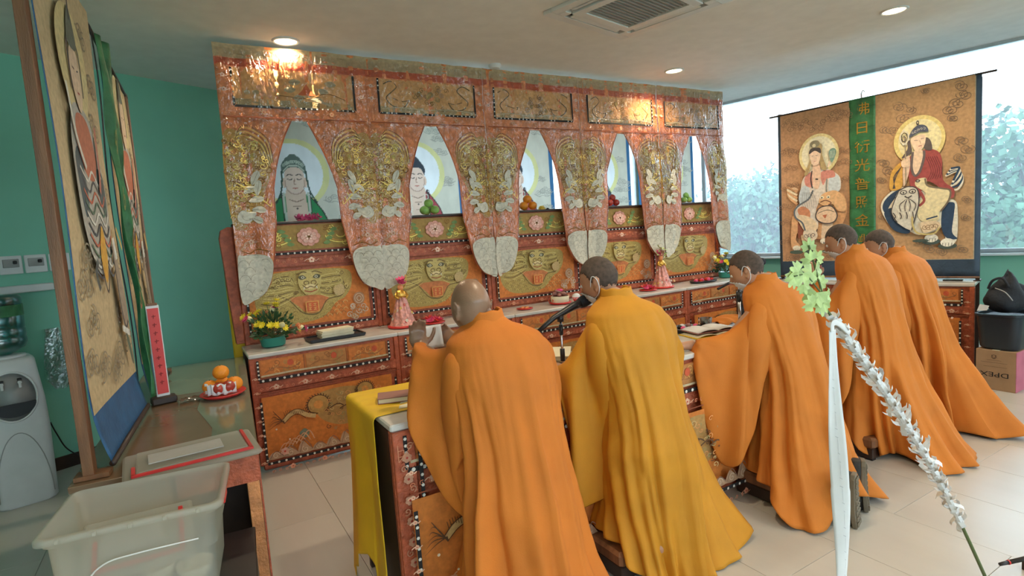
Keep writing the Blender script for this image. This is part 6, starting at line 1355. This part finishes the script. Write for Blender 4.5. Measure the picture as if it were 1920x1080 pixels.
# first microphone
ms = thing('microphone_stand', 'black desk microphone stand with a round base before the monk in yellow', 'microphone stand', (1.57, 2.236, ZT))
b = MB(); b.lathe([(.065, 0), (.068, .006), (.055, .016), (.012, .022)], n=32); b.build('round_base', 'black_plastic', ms, smooth=True)
b = MB(); b.cyl((0, 0, .015), (0, 0, .30), .006, n=10); b.build('pole', 'metal', ms, smooth=True)
for z0, z1, r_ in ((.09, .15, .012), (.22, .27, .010), (.285, .315, .016)): b = MB(); b.cyl((0, 0, z0), (0, 0, z1), r_, n=12); b.build('collar', 'black_plastic', ms, smooth=True)
mc = thing('microphone', 'black microphone clipped to the round based stand, pointing at the monk in yellow', 'microphone', (1.57, 2.236, 1.18))
b = MB(); b.tube([(-.14, 0, -.065), (-.04, 0, -.008), (.08, 0, .034), (.13, 0, .045)], [.010, .013, .019, .023], 16); b.build('handle', 'black_plastic', mc, world=False, smooth=True)
b = MB(); b.lathe([(.001, .10), (.022, .085), (.030, .06), (.030, .02), (.024, 0)], n=20, R=Vector((.9, 0, .30)).to_track_quat('Z', 'Y').to_matrix()); b.v = [v + Vector((.12, 0, .042)) for v in b.v]; b.build('windscreen', 'black_fabric', mc, smooth=True)
b = MB(); b.tube(catmull([(-.135, 0, -.063), (-.19, .01, -.12), (-.24, .03, -.22), (-.22, .05, -.305)], False, 6), .004, 6); tag(b.build('cable', 'black_plastic', smooth=True), 'thin black cord dropping from the clipped microphone', 'cord').location = (1.57, 2.236, 1.18)
for k, (x, y, rz, mt, lab) in enumerate(((1.66, 2.50, .5, 'black_fabric', 'dark folded cloth pouch at the bottom of the heap right of the bald monk'), (1.68, 2.50, -.4, 'cloth_yellow', 'yellow covered booklet in the heap right of the bald monk'), (1.70, 2.48, .9, 'page', 'white booklet lying open on the heap right of the bald monk'))):
    r = thing('booklet', lab, 'book', (x, y, ZT+.001+.026*k), rz, 'heap of booklets between the first two monks'); b = MB(); b.box((0, 0, .011), (.24, .15, .020), ch=.003); b.build('pages', 'page' if k else mt, r); b = MB(); b.box((0, 0, .0228), (.245, .155, .0025)); b.build('cover', mt, r)
# second microphone with boom, on a square base
ms = thing('microphone_stand', 'chrome microphone stand on a square black base with a boom arm, before the third monk', 'microphone stand', (3.10, 2.39, ZT))
b = MB(); b.box((0, 0, .012), (.20, .16, .022), ch=.006); b.build('square_base', 'tub_black', ms); b = MB(); b.cyl((0, 0, .02), (0, 0, .22), .010, n=12); b.build('pole', 'metal', ms, smooth=True)
b = MB(); b.cyl((0, 0, .19), (0, 0, .25), .018, n=14); b.build('collar', 'black_plastic', ms, smooth=True); b = MB(); b.cyl((0, 0, .25), (0, 0, .33), .007, n=10); b.build('pole', 'metal', ms, smooth=True)
b = MB(); b.cyl((-.02, 0, .32), (.02, 0, .345), .026, n=16); b.ball((0, 0, .335), .024, 12, 8); b.build('clutch', 'black_plastic', ms, smooth=True)
b = MB(); b.cyl((-.20, 0, .29), (.16, 0, .38), .008, n=10); b.build('boom', 'black_plastic', ms, smooth=True)
mc = thing('microphone', 'grey black microphone on the boom of the square based stand', 'microphone', (3.20, 2.39, 1.225)); b = MB(); b.tube([(.0, 0, .016), (.13, .01, .055)], [.016, .022], 14); b.build('handle', 'grey_plastic', mc, smooth=True); b = MB(); b.ball((.155, .012, .062), (.030, .026, .026), 14, 10); b.build('windscreen', 'black_fabric', mc, smooth=True)
tr = thing('tray', 'small dark round tray of red trinkets beside the chrome microphone stand', 'tray', (2.86, 2.60, ZT)); b = MB(); b.lathe([(.09, 0), (.115, .010), (.118, .028), (.112, .028), (.001, .010)], n=32); b.build('tray_dish', 'black_plastic', tr, smooth=True)
for k in range(8): b = MB(); b.ball((.06*cos(k*.8), .06*sin(k*.8), .030), (.020, .016, .014), 8, 6); b.build('trinket', ('petal_pink', 'pinkbrown', 'white_paper', 'black_plastic')[k % 4], tr, smooth=True)
r = thing('glass_jar', 'small clear glass cup beside the dark round tray', 'glass', (3.0, 2.58, ZT)); b = MB(); b.lathe([(.03, 0), (.036, .004), (.040, .075), (.037, .075), (.033, .008), (.001, .006)], n=28); b.build('glass_wall', 'clear_bag', r, smooth=True); b = MB(); b.lathe([(.032, .008), (.034, .05), (.001, .05)], n=24); b.build('tea', 'pinkbrown', r, smooth=True)
for k, (z, lab) in enumerate(((0, 'lower open sutra book under the right hand of the third monk'), (.024, 'upper open sutra book with white pages beside the third monk'))):
    r = thing('sutra_book', lab, 'book', (2.86+.03*k, 2.44+.02*k, ZT+z), math.radians(-12), 'sutra books before the third monk'); b = MB(); b.box((0, 0, .003), (.32, .19, .005)); b.build('cover', 'cloth_yellow' if k == 0 else 'pinkbrown', r)
    for s_ in (-1, 1): b = MB(); b.grid(lambda a, c_: Vector((s_*(.002+.15*a), -.088+.176*c_, .007+.011*sin(pi*min(1, a*1.15))**.6)), 14, 3); b.build('page_block', 'page' if k == 0 else 'white_paper', r, smooth=True, solid=.003)
r = thing('drink_bottle', 'tall black drinking bottle standing left of the third monk', 'bottle', (3.44, 2.63, ZT)); b = MB(); b.lathe([(.034, 0), (.038, .005), (.038, .16), (.032, .175), (.001, .175)], n=28); b.build('bottle_body', 'bottle_glass_black', r, smooth=True, angle=50); b = MB(); b.lathe([(.033, .173), (.034, .178), (.034, .205), (.025, .21), (.001, .21)], n=24); b.build('bottle_cap', 'black_plastic', r, smooth=True, angle=50); b = MB(); b.tube([(-.02, 0, .208), (-.012, 0, .232), (.012, 0, .232), (.02, 0, .208)], .004, 6); b.build('carry_loop', 'black_plastic', r, smooth=True)
b = MB(); b.grid(lambda a, c_: Vector((3.12+.26*a, 2.56+.13*c_, ZT+.003+.045*abs(sin(pi*c_))**.5*(.6+.4*sin(a*3))+.008*sin(a*17+c_*9))), 30, 14); tag(b.build('folded_cloth', 'robe_orange_dark', smooth=True, solid=.004), 'folded orange brown cloth behind the chrome microphone stand', 'cloth')
b = MB(); b.box((6.20, 2.43, .8715), (.15, .06, .012), RA, ch=.003); tag(b.build('phone', 'screen_dark'), 'black phone lying on the table below the right painted scroll', 'phone')
# paper held by the bald monk, microphone held by the tall monk
b = MB(); b.grid(lambda a, c_: Vector((.872+.12*a, 2.335+.03*sin(a*3)+.02*c_, 1.095+.10*c_+.012*a)), 10, 8); tag(b.build('held_paper', 'white_paper', smooth=True, solid=.001), 'white sheet of paper held between the hands of the bald monk', 'paper')
mc = thing('microphone', 'dark hand held microphone gripped by the tall monk at his mask', 'microphone', (3.755, 2.255, 1.20)); b = MB(); b.tube([(.0, 0, -.12), (.012, 0, .03)], [.012, .018], 14); b.build('handle', 'pinkbrown', mc, smooth=True); b = MB(); b.ball((.016, 0, .055), (.025, .025, .028), 14, 10); b.build('windscreen', 'black_fabric', mc, smooth=True)

# ================================================================== RIGHT CORNER BOXES
bx = thing('cardboard_box', 'upside down brown cardboard box with a pink end, on the floor by the red table', 'box', (5.99, 1.96, 0))
b = MB(); b.box((5.99, 1.96, .17), (.42, .27, .34)); b.build('carton', 'cardboard', bx, world=True, bevel=.003)
b = MB(); b.box((5.99, 1.823, .17), (.418, .003, .336)); b.build('pink_side', 'cardboard_pink', bx, world=True)
b = MB(); b.box((5.99, 1.96, .3415), (.42, .05, .002)); b.build('tape', 'page', bx, world=True)
M4 = Matrix(((0, 0, -1, 5.7792), (1, 0, 0, 1.965), (0, -1, 0, .135), (0, 0, 0, 1)))
lettering('box_lettering', 'DPEX', .07, M4, 'screen_dark', bx, (1.15, .8))
q = Art(.0004); q.ring(1.97, .285, .016, .016, .003, (.05, .03, .02), 14); q.line([(1.955, .30), (1.97, .27), (1.985, .30)], .003, (.05, .03, .02)); q.line([(1.92, .255), (2.02, .255)], .002, (.12, .07, .04)); q.line([(1.88, .235), (2.06, .235)], .002, (.12, .07, .04)); q.line([(1.88, .20), (2.04, .20)], .002, (.12, .07, .04)); q.build('box_print', lambda u, v, h=0: Vector((5.7795-h, u, v)), bx, world=True)
tb = thing('black_tub', 'rounded black plastic tub standing on the cardboard box', 'tub', (5.97, 1.955, .3435))
b = MB(); rings = [[b._p(p) for p in rrect(w, d, .07, z, 6)] for z, w, d in ((0, .34, .25), (.02, .37, .275), (.28, .40, .31), (.285, .43, .33), (.30, .43, .33), (.30, .40, .30), (.27, .38, .29))]; b.loft(rings, cap0=True, cap1=True); b.build('tub_shell', 'tub_black', tb, smooth=True, angle=40)
bg = thing('black_bag', 'slumped black fabric bag piled in the black tub', 'bag', (5.97, 1.95, .615))
b = MB(); b.grid(lambda a, c_: (lambda th, ph: Vector((.19*cos(th)*cos(ph)*(1+.12*sin(3*th+ph*4)), .155*sin(th)*cos(ph)*(1+.15*sin(2*th+2)), .02+.29*(sin(ph)+1)/2*(1+.20*sin(2*th+.6)+.10*sin(5*th)))) )(2*pi*a, -pi/2+pi*c_*.995), 48, 24, closed=True); b.build('bag_body', 'black_fabric', bg, smooth=True)
b = MB(); b.tube(catmull([(-.15, .08, .24), (-.18, .04, .31), (-.17, -.02, .33), (-.16, -.06, .26)], False, 6), .010, 8); b.build('handle', 'black_fabric', bg, smooth=True)
b = MB(); b.tube(catmull([(-.19, .02, .25), (-.20, -.05, .22), (-.17, -.09, .15)], False, 6), .004, 6); b.build('zip', 'grey_plastic', bg, smooth=True)
b = MB(); b.prism([(0, 0), (.07, .01), (.085, .05), (.02, .06)], 0, .002, lambda x, y, z: (5.775-z, 2.09-x, .665+y)); o = b.build('paper_scrap', 'white_paper'); recalc(o); tag(o, 'white paper scrap sticking out of the black tub', 'paper')

# ================================================================== FOREGROUND STICK WITH PAPER FRINGE
st = thing('fringed_stick', 'long leaning stick wrapped in white paper fringe with green leaves at the tip', 'paper stick', (2.80, .97, 0))
P0, P1 = Vector((2.80, .97, .0)), Vector((1.66, .97, 1.30)); DR = (P1-P0).normalized()
bend = lambda t_: P0.lerp(P1, t_) + Vector((.04*sin(pi*t_), 0, .03*sin(pi*t_)))
b = MB(); b.tube([bend(k/14) for k in range(15)], [.007-.003*k/14 for k in range(15)], 8); b.build('cane', 'stem', st, world=True, smooth=True)
rn = random.Random(12); k = 0
TT = .235
while TT < .985:
    p = bend(TT); ax = (bend(min(1, TT+.01))-bend(TT-.01)).normalized(); a_ = ax.orthogonal().normalized(); th = k*2.4; d = (a_*cos(th) + ax.cross(a_)*sin(th)); od = (d*.75 - ax*(-.75) * -1 + ax*1.0*(-0)); 
    dirn = (d*rn.uniform(.45, .85) + ax*(-.8)).normalized() if rn.random() < .2 else (d*rn.uniform(.45, .8) + ax*.8).normalized(); L_ = rn.uniform(.035, .060)*(.75+.4*sin(TT*3)); sd = dirn.cross(d).normalized()*rn.uniform(.006, .010)
    f = MB(); c0 = p + d*.004; pts = [c0-sd, c0+sd, c0+dirn*L_*.6+sd+d*.004, c0+dirn*L_*.6-sd+d*.004, c0+dirn*L_+sd*.9-d*.005, c0+dirn*L_-sd*.9-d*.005]; i = [f._p(q) for q in pts]; f.face((i[0], i[1], i[2], i[3])); f.face((i[3], i[2], i[4], i[5]))
    f.build('paper_fringe', 'white_paper', st, world=True, solid=.0008); TT += .0052; k += 1
b = MB(); b.tube([bend(.235+.75*k/60) + Vector((0, 0, 0)) for k in range(61)], [.013+.003*sin(k*1.7) for k in range(61)], 8); b.build('paper_wrap', 'white_paper', st, world=True)
b = MB(); b.tube([bend(1), Vector((1.64, .98, 1.38)), Vector((1.62, 1.0, 1.50))], .003, 6); tw = b.build('twig', 'stem', st, world=True)
b = MB(); b.tube([Vector((1.64, .98, 1.36)), Vector((1.57, .98, 1.42)), Vector((1.50, .97, 1.42))], .0025, 6); b.build('twig', 'stem', st, world=True)
def leaf(c, d, s_):
    """palmate leaf with five pointed lobes"""
    mb = MB(); d = Vector(d).normalized(); n_ = Vector((-.45+rn.uniform(-.3, .3), -.85, rn.uniform(-.3, .5))).normalized(); u = d.cross(n_).normalized(); n_ = u.cross(d); out_ = []
    for lob in range(-3, 4):
        a0 = lob*.62; r_ = s_*(1-.12*abs(lob)); out_ += [(a0-.28, s_*.60), (a0-.14, r_*.88), (a0, r_), (a0+.14, r_*.88)]
    c = Vector(c); i0 = mb._p(c); ids = [mb._p(c + (d*cos(a) + u*sin(a))*r_ + n_*(.12*r_*cos(a*3) - .25*r_*r_/s_*.5)) for a, r_ in out_]
    for a, b_ in zip(ids, ids[1:]): mb.face((i0, a, b_))
    mb.build('leaf', 'leaf_light', st, world=True, solid=.0006)
for c, d, s_ in (((1.622, 1.0, 1.49), (0, 0, 1), .035), ((1.612, .99, 1.455), (-.7, 0, .6), .04), ((1.64, .99, 1.46), (.7, 0, .5), .036), ((1.625, .985, 1.425), (.5, 0, -.5), .05), ((1.60, .98, 1.42), (-.8, 0, -.2), .045), ((1.645, .98, 1.385), (.9, 0, .1), .04), ((1.615, .975, 1.36), (-.6, 0, -.8), .055), ((1.65, .97, 1.345), (.5, 0, -.9), .045), ((1.63, .965, 1.325), (-.1, 0, -1), .04), ((1.55, .975, 1.425), (-.4, 0, -.7), .042), ((1.52, .97, 1.43), (-.8, 0, .3), .045), ((1.50, .97, 1.415), (-.7, 0, -.6), .038), ((1.56, .98, 1.39), (.4, 0, -.9), .036), ((1.585, .97, 1.33), (-.6, .1, .2), .04)): leaf(c, d, s_)
rb = thing('paper_ribbon', 'long white paper ribbon hanging straight down from the fringed stick', 'ribbon', (1.655, .955, 1.26))
def rf(u, v, h=0): z = 1.245 - v; w_ = .013 + .004*sin(v*3) + (.004 if v > .5 else 0); return Vector((1.650 + .045*v + .010*sin(v*5) + u*w_*.9 - .0, .950 - .012*u + .010*sin(v*7+u) - h, z))
b = MB(); b.grid(lambda a, c_: rf(a*2-1, c_*1.24), 6, 90); b.build('ribbon_strip', 'white_paper', rb, world=True, smooth=True, solid=.0008)
b = MB(); b.tube(catmull([bend(.935)+Vector((0, -.02, 0)), Vector((1.68, .95, 1.262)), Vector((1.652, .95, 1.262)), Vector((1.650, .95, 1.24))], False, 6), .010, 8, flat=.3); b.build('ribbon_loop', 'white_paper', rb, world=True, smooth=True)
q = Art(.0002)
for k in range(44):
    v = .05+.026*k; q.line([(-.12+.1*sin(k), v), (.12, v+.004)], .0016, (.42, .42, .44), smooth=False) if k % 3 else q.line([(0, v-.006), (.02, v+.008)], .05, (.42, .42, .44), smooth=False)
q.build('faint_writing', rf, rb, world=True, h0=.001)
wd = thing('wooden_stick', 'dark lacquered stick with a red middle entering at the lower right corner', 'stick', (3.0, .9, .05)); a_, b_ = Vector((2.865, .945, .05)), Vector((3.25, .80, .06))
b = MB(); b.cyl(a_, a_.lerp(b_, .12), .007, .009, n=12); b.build('tip', 'black_plastic', wd, world=True, smooth=True); b = MB(); b.cyl(a_.lerp(b_, .12), b_, .009, .012, n=12); b.build('shaft', 'shoe_black', wd, world=True, smooth=True); b = MB(); b.cyl(a_.lerp(b_, .10), a_.lerp(b_, .115), .010, n=12); b.build('red_ring', 'red_plastic', wd, world=True)
lg = MB(); 
for q_ in (.35, .8): lg.box(a_.lerp(b_, q_) - Vector((0, 0, .028)), (.03, .03, .05))
lg.build('rest_block', 'dark_wood', wd, world=True)

# ================================================================== OUTSIDE
b = MB(); b.box((30, 10, -4.1), (120, 140, .2)); tag(b.build('ground_outside', 'grass'), kind='structure')
def tree(x, y, base, h, w, seed, lab, nleaf=5200):
    rn = random.Random(seed); r = thing('tree', lab, 'tree', (x, y, base), 0, 'trees outside the windows')
    t_ = MB(); t_.tube([(0, 0, 0), (.1, .1, h*.3), (0, .2, h*.55)], [.28, .2, .1], 8)
    blobs = []
    for k in range(22):
        a, rr = rn.uniform(0, 2*pi), w*.5*rn.random()**.5; z = h*rn.uniform(.38, .92); f_ = 1-abs(z/h-.6)*1.1; c = Vector((rr*cos(a)*f_, rr*sin(a)*f_, z)); blobs.append((c, rn.uniform(.13, .22)*w)); t_.tube([(0, .1, h*.35), tuple(c*.6 + Vector((0, 0, h*.18))), tuple(c)], [.09, .05, .02], 5)
    t_.build('trunk', 'bark', r, smooth=True)
    m_ = MB()
    for k in range(nleaf):
        c, br = blobs[k % len(blobs)]; d = Vector((rn.gauss(0, 1), rn.gauss(0, 1), rn.gauss(0, .8))).normalized(); p = c + d*br*rn.uniform(.65, 1.05); a_ = Vector((rn.gauss(0, 1), rn.gauss(0, 1), rn.gauss(0, 1))).normalized()*rn.uniform(.10, .2); b_ = d.cross(a_).normalized()*rn.uniform(.07, .13)
        i = [m_._p(p-a_), m_._p(p+b_), m_._p(p+a_), m_._p(p-b_)]; m_.face(i)
    tag(m_.build('foliage', 'tree_leaf', r), kind='stuff')
for k, (x, y, h, w, lab) in enumerate(((25, 18.6, 7.6, 7.0, 'pale hazy tree outside, between the altar curtains and the painted scrolls'), (24, 7.0, 8.6, 7.5, 'tall hazy tree outside, right of the painted scrolls'), (27, 13.5, 7.4, 7.0, 'hazy tree outside, behind the painted scrolls'), (30, 23.5, 7.0, 7.0, 'hazy tree outside, seen at the right edge of the altar curtains'), (30, 2.5, 8.0, 7.0, 'hazy tree outside beyond the right edge of the window'), (34, 10, 7.6, 9, 'distant low tree outside the right window'), (34, 17, 7.2, 9, 'distant low tree outside the left window pane'))): tree(x, y, -4, h, w, 70+k, lab)
b = MB(); b.prism([(6.6, 8), (8.9, -8), (17, -8), (17, 22), (-8, 22), (-8, 7.2), (6.2, 7.2)], -4, -3.97); tag(b.build('pavement_outside', 'pavement'), kind='structure')
# mist over the lawn
m, t, b = newmat('haze'); t.nodes.remove(b); out = [n for n in t.nodes if n.type == 'OUTPUT_MATERIAL'][0]; vs_ = N(t, 'ShaderNodeVolumeScatter', Density=HAZE); vs_.inputs['Color'].default_value = (.85, .93, 1, 1); t.links.new(vs_.outputs[0], out.inputs['Volume'])
hz = MB(); hz.box((30, 12, 2), (30, 50, 12)); tag(hz.build('haze', 'haze'), kind='structure')
for o in bpy.data.objects:     # paper prints
    if o.type == 'MESH' and o.name.startswith('painting_print') and o.parent.name.startswith('hanging_scroll'): paper(o)
